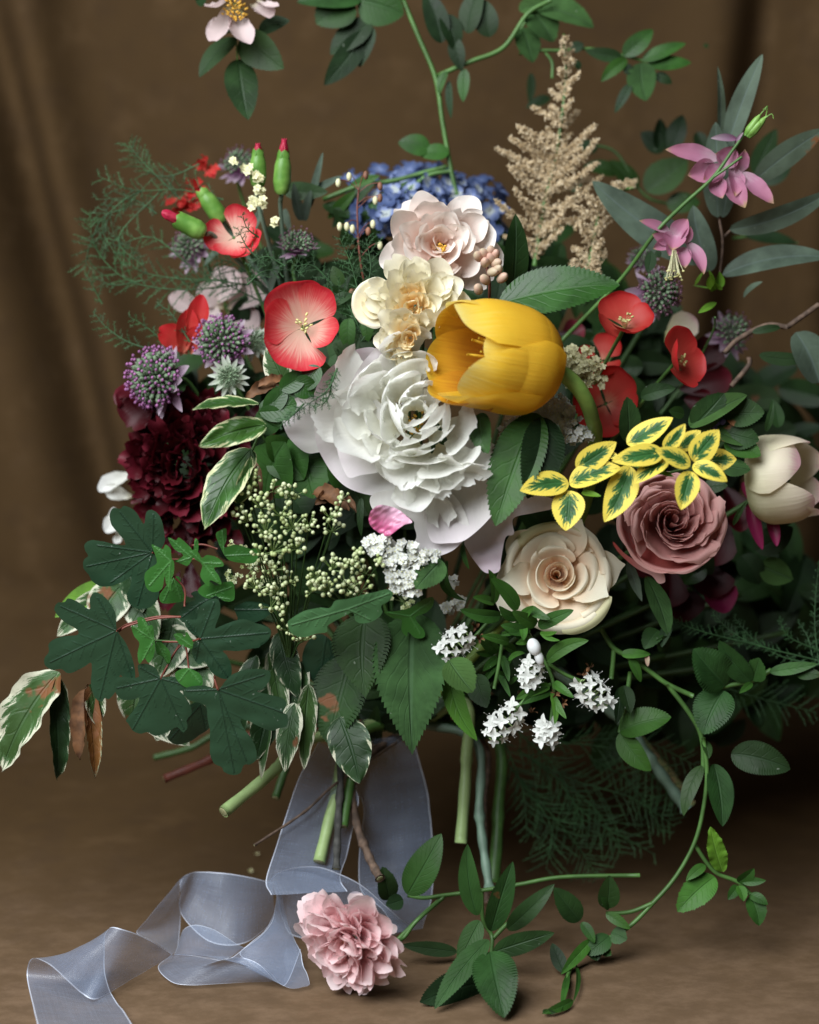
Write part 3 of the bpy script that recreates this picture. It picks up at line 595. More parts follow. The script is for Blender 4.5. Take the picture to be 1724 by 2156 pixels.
# ------------------------------------------------------------------ yellow tulip
def tulip():
    b = P(1168, 772, .076); ax = vec(-1, .13, .42)
    t = thing('tulip', 'open yellow tulip facing left above the white peony', 'flower', b)
    L = .0715; R = .0290; rr = random.Random(3); fr = frame(b, ax)
    # azimuth seen from the viewer: e1,e2 of the frame; find az of the viewer side
    vaz = math.atan2(np.dot(NV, fr[2]), np.dot(NV, fr[1]))
    def pet(az, hw, l, rk, m, mouth=.8, dr=.45, sd=0, ruf=.012, pw=2.2, b=.0):
        rp = np.array([.12, .62, .95, 1.03, 1.0, mouth+.08, mouth])*R*rk; hp = np.array([0, .06, .25, .48, .70, .88, 1.0])*L*l+b*L
        shell('petal', m, t, fr, vaz+az, hw, rp, hp, drop=dr, pw=pw, ruf=ruf, spir=.05, seed=sd, nu=27, nv=24, nb=.7)
    Y, O = M['tulip'], M['tulipo']
    for i, a in enumerate((2.4, 3.4, 4.3)): pet(a, .85, .92+.02*i, 1.0, O, .93, .35, i+50)
    for i, (a, l) in enumerate(((1.75, .94), (-1.6, .93))): pet(a, .75, l, 1.0, Y, .88, .35, i+60)
    pet(.12, .85, .76, .95, Y, .80, .36, 71, .02)
    pet(-.80, .90, .88, .99, Y, .80, .36, 72, .02); pet(1.05, .90, .96, 1.02, Y, .76, .32, 73, .02)
    pet(.75, .62, .80, .97, Y, .80, .5, 74, .015, 2.0); pet(-.30, .62, .64, 1.03, Y, .90, .5, 75, .015, 2.0); pet(-1.35, .7, .80, 1.04, Y, .92, .45, 76, .015)
    A = Acc()
    for k in range(6):
        a = k*1.05; A.add(*tubeg([b+ax*.01, b+ax*.03+(fr[1]*math.cos(a)+fr[2]*math.sin(a))*.005, b+ax*.05+(fr[1]*math.cos(a)+fr[2]*math.sin(a))*.009], [.0009, .0014, .0007], 5))
    A.out('stamens', M['tulipo'], t)
    tube('stem', [b+ax*.004, P(1196, 795, .076), P(1226, 830, .074), P(1246, 880, .062), P(1250, 945, .035), P(1190, 1150, -.02), NECK], [.0042, .0046, .0044, .0042, .004, .003, .003], M['stempale'] if 0 else plain('tulip_stem', (.20, .33, .07), .45, .1, .2, 50), t, 12, 40)
tulip()

# ------------------------------------------------------------------ roses
def blush_rose():
    c = P(925, 525, .03); fr = frame(c, vec(.02, .12, 1), .3)
    t = thing('rose', 'pale blush rose with an open orange heart, topmost rose under the blue hydrangea', 'flower', c)
    m = M['blush']; R = 108*K
    bloom(t, ('blush',), c-NV*.003, vec(-.02, .10, 1), 11, (.031, .034), (.024, .030), (1.0, 1.32), .006, 18, kinds=('petal', 'obov'), cup=(.4, .8), curl=(.1, .8), bend=-.5, ruf=.07, lob=.1, twist=.25, nu=23, nv=20)
    bloom(t, ('blush',), c+NV*.002, vec(.04, .12, 1), 26, (.017, .029), (.016, .027), (.15, 1.0), .008, 19, kinds=('petal', 'fan'), cup=(.5, 1.2), curl=(-.4, .8), ruf=.09, lob=.15, nu=21, nv=18)
    stamens(t, frame(P(930, 528, .040), vec(.0, .1, 1)), .004, .008, 16, 9, M['anther'], M['anther'], r=.0006)
    stalk(t, c)
blush_rose()
def cream_cluster():
    # a fluffy cream rose with apricot heart, a lower rosette and a small half open one on its left
    c = P(890, 640, .055); t = thing('rose', 'creamy rose with apricot inner petals, between the blush rose and the white peony', 'flower', c)
    fr = frame(c, vec(.05, .15, 1), .2); R = 90*K
    bloom(t, ('ivory',), c, vec(.1, .12, 1), 9, (.025, .028), (.020, .026), (1.0, 1.25), .005, 28, kinds=('petal', 'obov'), curl=(.1, .8), bend=-.5, ruf=.07, lob=.1, nu=23, nv=20)
    bloom(t, ('creamy', 'ivory'), P(872, 650, .058), vec(-.02, .1, 1), 36, (.012, .023), (.010, .020), (.15, 1.1), .008, 29, kinds=('petal', 'fan'), cup=(.5, 1.2), curl=(-.5, .8), ruf=.11, rag=(0, .08), lob=.15, nu=19, nv=16)
    stalk(t, c)
    c = P(868, 712, .068); t = thing('rose', 'small frilled cream rosette lowest of the cream roses, touching the yellow tulip', 'flower', c); fr = frame(c, vec(-.1, -.15, 1))
    bloom(t, ('creamy', 'creamy', 'ivory'), c, vec(-.1, -.2, 1), 40, (.009, .019), (.008, .017), (.12, 1.15), .006, 31, kinds=('petal', 'fan'), cup=(.5, 1.2), curl=(-.4, .9), ruf=.12, rag=(0, .12), lob=.2, nu=19, nv=15)
    stalk(t, c, r=.001)
    c = P(795, 640, .055); t = thing('rose', 'half open ivory rose leftmost of the three cream roses', 'flower', c); fr = frame(c, vec(-.25, .05, 1))
    rose(t, M['ivory'], fr, 34*K, 26*K, 9, 41, r0=.08, hw0=2.0, hw1=1.0, hdrop=.2, curl=.10, ruf=.015, drop=.25)
    for k, az in enumerate((2.6, 1.7, -2.6, -1.7, -.8, 3.3)):
        rp = np.array([.1, .5, .85, 1.05, 1.16])*44*K; hp = np.array([0, .15, .3, .4, .34])*44*K
        shell('petal', M['ivory'], t, fr, az, .7, rp, hp, drop=.22, ruf=.02, seed=k+150)
    stalk(t, c, r=.001)
cream_cluster()
def cream_rose():
    c = P(1172, 1212, .03); ax = vec(-.05, .10, 1); fr = frame(c, ax, 1.0)
    t = thing('rose', 'classic cream rose with a tight peach spiral, left of the dusty pink rose', 'flower', c)
    R = 84*K
    rose(t, M['cream'], fr, R, R*.75, 15, 51, r0=.05, pw=.95, hw0=2.3, hw1=.95, hdrop=.42, curl=.22, ruf=.018, drop=.42, spir=.14, jit=.03, flare=.8, nu=27, nv=20)
    for k, (az, l, hw) in enumerate([(1.7, 1.02, .75), (.7, 1.0, .7), (-.35, 1.05, .7), (-.95, 1.22, .55), (-1.5, 1.15, .7), (-2.3, 1.05, .7), (2.9, 1.05, .7), (2.2, 1.05, .6)]):
        f2 = frame(c, ax); rp = np.array([.15, .75, .98, 1.05, 1.16, 1.25])*R*l; hp = np.array([0, .2, .42, .60, .64, .56])*R
        shell('petal', M['creamg'] if k in (0, 3, 7) else M['cream'], t, f2, az, hw, rp, hp, drop=.22, pw=3, ruf=.012, seed=k+170, nu=25, nv=18, lob=-.06)
    bloom(t, ('cream',), c+NV*.002, vec(-.05, .1, 1), 7, (.026, .031), (.024, .028), (.85, 1.15), .006, 33, kinds=('petal',), cup=(.5, .9), curl=(.5, 1.3), bend=-.6, ruf=.05, lob=-.08, nu=23, nv=20)
    stalk(t, c, r=.0018)
cream_rose()
def dusty_rose():
    c = P(1405, 1108, .025); ax = vec(.03, .18, 1); fr = frame(c, ax, .5)
    t = thing('rose', 'dusty pink garden rose packed with thin quartered petals, under the yellow variegated sprig', 'flower', c)
    R = 90*K
    rose(t, M['dusty'], fr, R*.90, R*.95, 42, 61, r0=.08, pw=.75, hw0=.95, hw1=.62, hdrop=.16, curl=.10, ruf=.045, rag=.05, drop=.22, spir=.22, jit=.07, flare=.6, nu=27, nv=16)
    for k, (az, l, hw) in enumerate([(1.5, 1.0, .8), (.5, 1.05, .75), (-.3, 1.08, .7), (-1.0, 1.06, .7), (-1.7, 1.05, .7), (-2.4, 1.1, .7), (3.1, 1.1, .75), (2.3, 1.0, .7)]):
        rp = np.array([.15, .8, 1.0, 1.04, 1.10, 1.16])*R*l*.98; hp = np.array([0, .15, .4, .6, .7, .66])*R
        shell('petal', M['dustyr'] if az < -1.5 else M['dusty'], t, frame(c, ax), az, hw, rp, hp, drop=.2, ruf=.02, seed=k+190, nu=25, nv=18)
    traced('petal', M['dustyr'], t, 'V', [(870, 290), (960, 380), (1080, 440), (1200, 490), (1225, 560), (1180, 575), (1130, 520), (1040, 480), (940, 400), (880, 330)], .022, (900, 300), (1180, 560), .1, .2, .4, ruf=.001, step=3)
    for a in ((970, 410, 1065, 700, 80), (1090, 520, 1250, 945, 150)):
        LV(t, M['grey'] if a[4] < 100 else M['soft'], 'V', *a, .015, .03, name='sepal', kind='lance', n=(.2, .2), ruf=.05)
    stalk(t, c)
dusty_rose()
def pink_rose():
    c = P(750, 1975, gd(745, 2140)-.035); c = P(747, 1972, .072); ax = vec(-.35, -.18, .9); fr = frame(c, ax)
    t = thing('rose', 'loose pale pink rose lying on the brown cloth beside the ribbon', 'flower', c)
    o, e1, e2, e3 = fr
    bloom(t, ('pink',), c, vec(-.45, -.3, .8), 74, (.016, .031), (.016, .024), (.10, 1.42), .006, 44, kinds=('petal', 'fan', 'obov'), cup=(.5, 1.2), curl=(-.5, .7), bend=-.4, ruf=.09, rag=(0, .06), lob=.22, twist=.4, tj=.6, nu=19, nv=16)
    stamens(t, frame(o, e3), .004, .012, 16, 4, M['anther'], M['antherp'], r=.0005)
    LV(t, M['wildr'], 'Q', 640, 1120, 590, 965, 120, .03, .02, name='petal', n=(.1, .3), kind='petal')
    LV(t, M['wildr'], 'Q', 660, 1120, 720, 1090, 110, .03, .03, name='petal', n=(.1, .6), kind='petal')
    LV(t, M['wildr'], 'Q', 775, 1195, 845, 1165, 70, .04, .04, name='petal', n=(.3, .3), kind='petal')
    tube('stem', [c-ax*.004, at3('Q', 845, 1250, .035), at3('Q', 960, 1130, .03), at3('Q', 1110, 1000, .02)], .0012, M['stem'], t, 7)
pink_rose()
def wild_rose():
    c = P(495, 5, -.02); t = thing('wild_rose', 'pale pink single rose hanging upside down at the top edge, leftmost in the arching spray', 'flower', c)
    m = M['wildr']
    for i, (x0, y0, x1, y1, w, n) in enumerate([(310, 20, 215, 255, 150, (-.4, .2)), (350, 30, 415, 262, 150, (.3, .2)), (300, 0, 200, 40, 110, (-.5, .5)), (430, 20, 560, 100, 120, (.5, .4)), (470, 0, 585, 45, 100, (.3, .8)), (330, -10, 350, -140, 190, (0, .6)), (370, 30, 380, -60, 120, (0, 1))]):
        LV(t, m, 'T', x0, y0, x1, y1, w*1.3, -.025, -.012+.006*(i % 3), name='petal', n=n, kind='petal', cup=.8, ruf=.08, bend=-.5, lob=.08, nu=15)
    stamens(t, frame(cv_p('T', 355, 40, -.02), vec(0, -.5, 1)), .010, .010, 46, 2, M['anther'], M['antherp'], r=.0007)
    tube('stem', [at3('T', 350, -60, -.03), at3('T', 350, 180, -.035), at3('T', 358, 345, -.03)], .0006, M['stem'], t, 6)
    tube('stem', [P(846, -14, -.05), P(790, -110, -.05), P(650, -150, -.045), P(530, -100, -.04), P(497, -25, -.03)], .0012, M['stem'], t, 6)
    for a in [(345, 215, 140, 445, 150), (380, 210, 625, 395, 200), (365, 340, 420, 690, 190), (480, 170, 660, 120, 110), (330, 160, 270, 200, 60), (120, 10, 190, -50, 90)]:
        LV(t, M['deep'] if a[4] < 190 else M['dark'], 'T', *a, -.035, -.025, kind='ovate', ser=.05, teeth=18)
def cv_p(r, x, y, d): a = cv(r, x, y); return P(a[0], a[1], d)
wild_rose()

# ------------------------------------------------------------------ dark red peony
def ruby_peony():
    c = P(395, 985, -.02); t = thing('peony', 'dark crimson peony with crumpled petals behind the maple leaves on the left', 'flower', c)
    rr = random.Random(6); n = 120
    for k in range(n):
        s = 1-(k+.5)/n; a = k*2.39996+rr.uniform(-.3, .3); q = s**.55; rad = RX*math.cos(a)*.78+UP*math.sin(a)*1.2; tg = -RX*math.sin(a)+UP*math.cos(a)
        al = .1+1.2*q+rr.uniform(-.2, .2); dr = NV*math.cos(al)+unit(rad)*math.sin(al)+tg*rr.uniform(-.3, .3)
        blade('petal', M['ruby'], t, c+rad*.028*q+NV*.022*(1-q), dr, -unit(rad)*math.cos(al)+NV*math.sin(al)+tg*rr.uniform(-.6, .6), rr.uniform(.017, .026), rr.uniform(.014, .026), 'fan',
              bend=-.3, curl=rr.uniform(-.8, .8), cup=rr.uniform(.3, 1.2), ruf=.18, rag=rr.uniform(.05, .3), nu=15, nv=12, seed=k+700, lob=.2*(rr.random() < .5), twist=rr.uniform(-.5, .5))
    for (x, y, x1, y1, w) in [(330, 850, 265, 900, 110), (300, 880, 275, 800, 120), (520, 860, 560, 900, 90), (380, 1200, 345, 1290, 60), (400, 1180, 405, 1260, 60), (470, 1130, 510, 1150, 60), (480, 960, 530, 940, 70)]:
        LV(t, M['ruby'], 'D', x, y, x1, y1, w, -.02, -.01, name='petal', kind='fan', cup=.7, ruf=.1, rag=.1, n=(-.2, .3), nu=13)
    stalk(t, c, r=.002)
ruby_peony()
def ruby_low():
    c = P(1455, 1240, -.03); t = thing('peony', 'dark red bloom half hidden in shade below the dusty pink rose', 'flower', c)
    for i, (x, y, x1, y1, w) in enumerate([(1470, 1200, 1530, 1290, 90), (1420, 1210, 1440, 1310, 110), (1480, 1180, 1500, 1260, 110), (1410, 1190, 1400, 1280, 90), (1530, 1080, 1500, 1190, 90), (1520, 1020, 1560, 1120, 90), (1380, 1180, 1340, 1210, 60)]):
        LV(t, M['magenta'] if i == 0 else M['ruby'], 'D', x, y, x1, y1, w, -.04, -.025, name='petal', kind='fan', cup=.6, n=(.2, .3), nu=13)
    stalk(t, c)
ruby_low()
# ------------------------------------------------------------------ coral and scarlet flowers
def coral(label, x, y, d, R, ax, pets, mat='coral', seed=0, st=True, group=None, r='D'):
    a = cv(r, x, y); c = P(a[0], a[1], d); fr = frame(c, ax)
    t = thing('coral_blossom', label, 'flower', c, group); R = R*K
    for k, (az, hw, l, up) in enumerate(pets):
        rp = np.array([.06, .38, .72, .95, 1.03])*R*l*(1-.45*up); hp = np.array([0, .12+.2*up, .28+.55*up, .50+.85*up, .68+1.0*up])*R*l*.75
        shell('petal', M[mat], t, fr, math.radians(az), hw, rp, hp, drop=.42, pw=2.2, ruf=.035, seed=seed+k, nu=25, nv=20, nb=.6, spir=.05, lob=.03)
    if st: stamens(t, fr, R*.26, R*.42, 10, seed, M['antherp'], M['antherp'], r=.0007, name='stamens', spread=1)
    stalk(t, c, M['stem'], r=.0012)
    return t
coral('large open coral red blossom with a pale streaked throat, upper left of the white peony', 638, 690, .06, 84, vec(.12, .06, 1), [(110, 1.05, 1.05, 0), (60, .7, 1.0, .1), (-115, 1.05, 1.08, 0), (170, .8, .95, .05), (-25, .75, 1.0, .55)], seed=10)
coral('small coral blossom of three rounded petals under a fern tip, right of the round bud', 492, 500, .0, 56, vec(-.05, .25, 1), [(65, .85, 1.1, 0), (180, .85, 1.05, 0), (-40, .95, 1.1, 0), (-100, .9, 1.0, .1), (-10, .6, .9, .1)], seed=20, st=False)
coral('scarlet blossom uppermost of the red cluster right of the tulip', 1315, 690, .02, 66, vec(.1, .75, 1), [(100, 1.0, 1.05, 0), (20, .8, .9, .15), (200, .7, 1.0, .1), (-60, .7, .8, .3), (-120, .7, .8, .4)], 'scarlet', seed=30)
coral('scarlet blossom facing right, rightmost of the red cluster', 1420, 765, .02, 62, vec(.7, .25, .8), [(80, 1.0, 1.1, 0), (-10, .9, 1.0, 0), (-100, .9, 1.0, .1), (170, .9, 1.1, .45)], 'scarlet', seed=40)
coral('scarlet blossom lowest of the red cluster behind the tulip stem', 1275, 850, -.01, 68, vec(-.1, .1, 1), [(60, .9, 1.1, 0), (-20, .9, 1.0, .1), (-110, .9, 1.1, 0), (160, .9, 1.0, 0)], 'scarlet', seed=50, st=False)
coral('shaded dark scarlet blossom beside the cream elder florets', 1265, 760, -.02, 50, vec(-.3, .4, 1), [(60, .9, 1.1, 0), (-60, .9, 1.1, .1), (180, .9, 1.0, .2)], 'scarlet', seed=60, st=False)
t = thing('coral_blossom', 'folded scarlet blossom seen from the side above the purple masterwort heads', 'flower', P(380, 680, -.02))
for a in [(400, 740, 425, 620, 60, 0), (395, 745, 335, 690, 70, .1), (400, 745, 430, 690, 60, -.2), (380, 750, 400, 650, 60, .3)]:
    LV(t, M['scarlet'], 'D', *a[:5], -.02, -.01, name='petal', kind='petal', n=(a[5], .1), cup=.7, ruf=.06, nu=15)
t = thing('carnation', 'frilled red carnation half hidden by fern at the upper left', 'flower', P(405, 390, -.05))
rr = random.Random(2)
for k in range(20):
    x, y = rr.choice([(400, 420), (385, 440), (437, 352), (370, 415), (410, 400)]); an = rr.uniform(0, 6.28)
    LV(t, M['scarlet'], 'D', x, y, x+32*math.cos(an), y-24*math.sin(an), 34, -.06, -.05, name='petal', kind='fan', rag=.25, ruf=.2, cup=.5, nu=13)

# carnation buds
def bud(label, x0, y0, x1, y1, w, tip, d=0.0, red=.35, openw=0):
    c = P(x0, y0, d); t = thing('carnation_bud', label, 'flower bud', c, 'carnation buds at the upper left'); q = P(x1, y1, d+.004); v = q-c; L = np.linalg.norm(v); W_ = w*K/2
    n = 14; ts = np.linspace(0, 1, n); r = W_*np.interp(ts, [0, .08, .3, .7, 1], [.45, .8, 1, .93, .55 if not openw else .9])
    A = Acc(); V, F, uv = tubeg([c+v*a for a in ts], r, 16, n, cap=False); A.add(V, F, uv); A.out('calyx', M['calyx'], t)
    for k in range(5):
        a = k*1.257; e1 = unit(np.cross(v, NV)); e2 = unit(np.cross(v, e1)); rd = e1*math.cos(a)+e2*math.sin(a)
        blade('sepal', M['calyx'], t, c+v*.82+rd*r[-3]*.98, v/L-rd*.12, rd, L*.26, W_*1.1, 'ovate', cup=-.5, nu=5, nv=8)
    for k in range(6):
        a = k*2.4; e1 = unit(np.cross(v, NV)); e2 = unit(np.cross(v, e1)); rd = e1*math.cos(a)+e2*math.sin(a)
        blade('petal', M['budred'], t, c+v*.75+rd*W_*.3, v/L+rd*.05*openw, -rd, L*(.32+tip*1.3), W_*(1.5+openw*.3), 'spat' if openw else 'lance', cup=1.4, bend=-.5 if openw else -.1, curl=-.5*openw, nu=9, nv=12, seed=k)
    for k in range(4):
        a = k*1.57+.4; e1 = unit(np.cross(v, NV)); e2 = unit(np.cross(v, e1)); rd = e1*math.cos(a)+e2*math.sin(a)
        blade('sepal', M['stemblue'], t, c+rd*W_*.5, v/L+rd*.08, rd, L*.25, W_*1.0, 'ovate', cup=-.6, nu=5, nv=7)
    tube('stem', [c, c-v*.5+NV*(-.01), P(620, 700, -.05), P(700, 1000, -.06)], .0014, M['stemblue'], t, 6)
bud('green carnation bud with a tiny pink tip, left one of the upright pair', 543, 395, 543, 318, 36, .12)
bud('green carnation bud with a pink pointed tip, right one of the upright pair', 592, 410, 597, 322, 38, .22)
bud('pale green carnation bud leaning left behind the coral blossom', 470, 468, 424, 402, 40, .0, -.02)
bud('carnation bud opening deep pink, pointing left over the fern', 432, 492, 372, 462, 42, .38, .01, openw=1)
t = thing('carnation_foliage', 'blue green narrow carnation leaves between the buds and the hydrangea', 'foliage', P(640, 460, -.02))
for a in [(635, 465, 618, 385, 22), (640, 465, 655, 400, 20), (650, 440, 680, 320, 18), (600, 400, 690, 405, 40), (550, 440, 530, 500, 16), (598, 440, 612, 490, 16), (660, 400, 720, 370, 18), (585, 560, 570, 620, 20), (470, 520, 430, 560, 20)]:
    LV(t, M['grey'] if a[4] < 30 else M['dark'], 'D', *a, -.03, -.02, kind='strap')

# ------------------------------------------------------------------ masterwort
def astrantia(label, x, y, R, ax, d=0.0, kn='knob', br='bracty', seed=1, nb=14, hood=.9, nfl=95, group=None, brl=1.15):
    c = P(x, y, d); t = thing('masterwort', label, 'flower', c, group); fr = frame(c, ax); o, e1, e2, e3 = fr; R = R*K; rr = random.Random(seed)
    for k in range(nb):
        a = k*6.283/nb+rr.uniform(-.1, .1); rd = e1*math.cos(a)+e2*math.sin(a)
        blade('bract', M[br], t, o-e3*R*.25, rd*hood+e3*rr.uniform(-.25, .35), e3, R*brl*rr.uniform(.9, 1.1), R*.40, 'ovate', bend=-.2, fold=.15, nu=7, nv=12, seed=k)
    A, B = Acc(), Acc(); dn = Acc()
    for k in range(nfl):
        s = (k+.5)/nfl; th = math.acos(1-s*1.05); a = k*2.39996+rr.uniform(-.1, .1); v = (e1*math.cos(a)+e2*math.sin(a))*math.sin(th)+e3*math.cos(th)
        p0 = o+v*R*.15; l = R*rr.uniform(.62, .86); p1 = p0+v*l*.7; p2 = p0+v*l
        dn.add(*tubeg([p0, p1], [.0002, .0003], 3)[:2]); vv, f = ballg(p1, R*.085, 5, 3, (1, 1, 1.5), v); dn.add(vv, f)
        vv, f = ballg(p2, R*.05, 5, 4); B.add(vv, f)
        q = v+np.array([rr.uniform(-.3, .3) for _ in range(3)]); A.add(*tubeg([p1, p1+unit(q)*R*.30], [.00014, .00008], 3)[:2])
    dn.out('floret_cups', M['dome'], t); B.out('floret_tips', M[kn], t); A.out('styles', M[kn], t)
    m = o-e3*R*.3; tube('stem', [m, m-e3*.02, m*.7+NECK*.3-NV*.02, NECK], .001, M['stem'], t, 6)
    return t
astrantia('large purple masterwort head facing left, below the scarlet side blossom', 335, 800, 74, vec(-.62, .1, .65), .0, seed=1, nb=16, nfl=150)
astrantia('purple masterwort head with a dark magenta middle, between the red blossom and the whitish one', 468, 720, 62, vec(-.05, .25, 1), -.005, seed=2, nfl=110)
astrantia('whitish green masterwort with pointed bracts, right under the purple head', 482, 793, 30, vec(.05, -.1, 1), .01, kn='dome', br='astr', seed=3, nb=16, nfl=40, brl=1.5)
astrantia('masterwort with white bracts behind the coral blossom petals', 535, 720, 34, vec(-.1, .4, 1), -.02, kn='dome', br='astr', seed=4, nfl=40)
astrantia('grey green masterwort seen from its side above the large coral blossom', 625, 520, 44, vec(.05, .9, .35), -.01, kn='knobd', br='bracty', seed=5, nfl=70)
astrantia('blurred dusky masterwort behind the pink carnation bud', 402, 520, 48, vec(-.4, .4, 1), -.05, kn='knobd', seed=6, nfl=70)
astrantia('dusky masterwort behind the upright green buds', 505, 350, 46, vec(0, .7, .6), -.07, kn='knobd', seed=7, nfl=70)
astrantia('dark masterwort head above the scarlet cluster on the right', 1385, 615, 56, vec(.35, .1, .8), -.01, kn='knobd', seed=8, nb=14, nfl=90)
astrantia('shadowy masterwort at the right beside the pale bark twig', 1540, 700, 50, vec(.3, .3, .8), -.05, kn='knobd', seed=9, nfl=60)
astrantia('faded masterwort half behind the long grey leaf', 1350, 545, 34, vec(-.2, .5, .8), -.05, kn='knobd', seed=12, nfl=40)

# ------------------------------------------------------------------ hydrangea
def hydrangea():
    c = P(880, 440, -.10); t = thing('hydrangea', 'blue mophead hydrangea behind the blush rose', 'flower', c)
    rr = random.Random(3); k = 0; protos = []
    while k < 230:
        a = rr.uniform(-.15, math.pi+.15); e = rr.random()**.6; x = 870+math.cos(a)*225*e; y = 475-math.sin(a)*130*e; d = -.10+.055*math.sqrt(max(0, 1-e*e))
        if x < 735 or x > 1055: continue
        d += rr.uniform(-.012, .012)
        p = P(x, y, d); ax = vec(math.cos(a)*e*.9+rr.uniform(-.8, .8), math.sin(a)*e*.8+.2+rr.uniform(-.7, .7), .7)
        if k < 4:
            A = Acc(); o, e1, e2, e3 = frame((0, 0, 0), NV); 
            for j in range(4):
                b = j*1.571+.2; rd = e1*math.cos(b)+e2*math.sin(b)
                A.add(*bladeg(rd*.0004, rd+e3*.12, e3, .0078, .0080, 'round' if j % 2 else 'obov', bend=.3, cup=.35, ruf=.06, nu=7, nv=8, seed=j+k*4))
            ob = A.out('floret', M['blue']); protos.append(ob.data); ob.parent = t
        else: ob = link('floret', protos[k % 4], None, t)
        e3 = Vector(ax); e1 = e3.orthogonal().normalized(); 
        q = Vector(NV).rotation_difference(e3) @ __import__('mathutils').Quaternion(Vector(NV), rr.uniform(0, 6.28))
        ob.rotation_mode = 'QUATERNION'; ob.rotation_quaternion = q; ob.location = Vector(p)-Vector(c); s = rr.uniform(.7, .95); ob.scale = (s, s, s); k += 1
    stalk(t, c, M['stem'], .003)
hydrangea()

t = thing('narrow_leaves', 'narrow green leaves leaning over the left part of the blue hydrangea', 'foliage', P(740, 470, -.06))
for a in [(700, 480, 790, 385, 34), (690, 460, 750, 400, 26), (720, 500, 820, 440, 40), (740, 470, 860, 380, 24), (680, 430, 740, 460, 40), (760, 520, 700, 440, 44), (720, 520, 760, 440, 40), (790, 520, 770, 450, 40), (730, 400, 800, 370, 24)]:
    LV(t, M['dark'] if a[4] > 30 else M['mid'], 'D', *a, -.055, -.045, kind='lance')
# ------------------------------------------------------------------ astilbe plumes
def astilbe(label, pts, brs, d, seed):
    t = thing('astilbe', label, 'flower', P(*pts[0], d)); rr = random.Random(seed); n = 60; line = spl(pts, n)
    tube('stem', [P(x, y, d) for x, y in line[::6]]+[P(*line[-1], d)], [.0009, .0016], M['stem'], t, 6)
    def fl(A, p, r):
        for j in range(4):
            v = np.array([rr.uniform(-1, 1) for _ in range(3)])+NV*.5; v = unit(v); w = unit(np.cross(v, [.3, .7, .2]))*r*.32
            A.add([p-w*.3, p+v*r*.6+w, p+v*r*1.25, p+v*r*.6-w], [[0, 1, 2, 3]])
        vv, f = ballg(p, r*.32, 4, 3); A.add(vv, f)
    for (f0, ang, L, wd) in brs:
        i = int(f0*(n-1)); x0, y0 = line[i]; A = Acc(); an = math.radians(ang); x1, y1 = x0+L*math.cos(an), y0-L*math.sin(an)
        dd = d+rr.uniform(-.014, .014); sag = rr.uniform(-.06, .12)*L
        P0 = P(x0, y0, d); P1 = P(x1, y1, dd+rr.uniform(-.004, .008)); PM = (P0+P1)/2-UP*sag*K
        ax = spl([P0, PM, P1], 14); A.add(*tubeg(ax, [.0005, .0002], 4, 14)[:2])
        m = int(L*1.35)
        for k in range(m):
            s = (k+rr.random())/m; p = np.array([np.interp(s, np.linspace(0, 1, 14), ax[:, q]) for q in range(3)])
            w = wd*K*(1-s)**.6*.5+.0009; v = unit(np.array([rr.gauss(0, 1) for _ in range(3)])); q = p+v*w*rr.random()**.5
            fl(A, q, rr.uniform(.0010, .0017))
        A.out('branchlet', M['astilbe'], t)
rr = random.Random(1); br = []
for k in range(46):
    f = k/45; sd = 1 if k % 2 else -1; L = np.interp(f, [0, .1, .25, .45, .62, .85, 1], [7, 20, 36, 78, 128, 128, 60])*rr.uniform(.4, 1.2)
    br.append((min(1, .02+f*.96), 90-sd*rr.uniform(28, 78), L, L*.13+7))
for k in range(8): br.append((.4+.07*k, rr.choice([60, 120, 100, 80]), rr.uniform(30, 60), 16))
astilbe('tall buff astilbe plume rising above the blush rose on its right', [(1187, 72), (1190, 180), (1170, 330), (1145, 430), (1125, 560)], br, -.04, 5)
br = [(k/16, 90-(1 if k % 2 else -1)*rr.uniform(25, 70), rr.uniform(35, 72), 30) for k in range(17)]
astilbe('shorter buff astilbe side plume right of the tall one', [(1262, 430), (1255, 480), (1240, 560), (1235, 600)], br, -.03, 6)
br = [(k/5, 90-(1 if k % 2 else -1)*40, 22, 8) for k in range(6)]
astilbe('tiny buff astilbe tip lying on the grey leaf', [(1335, 395), (1310, 400), (1300, 405)], br, -.04, 7)

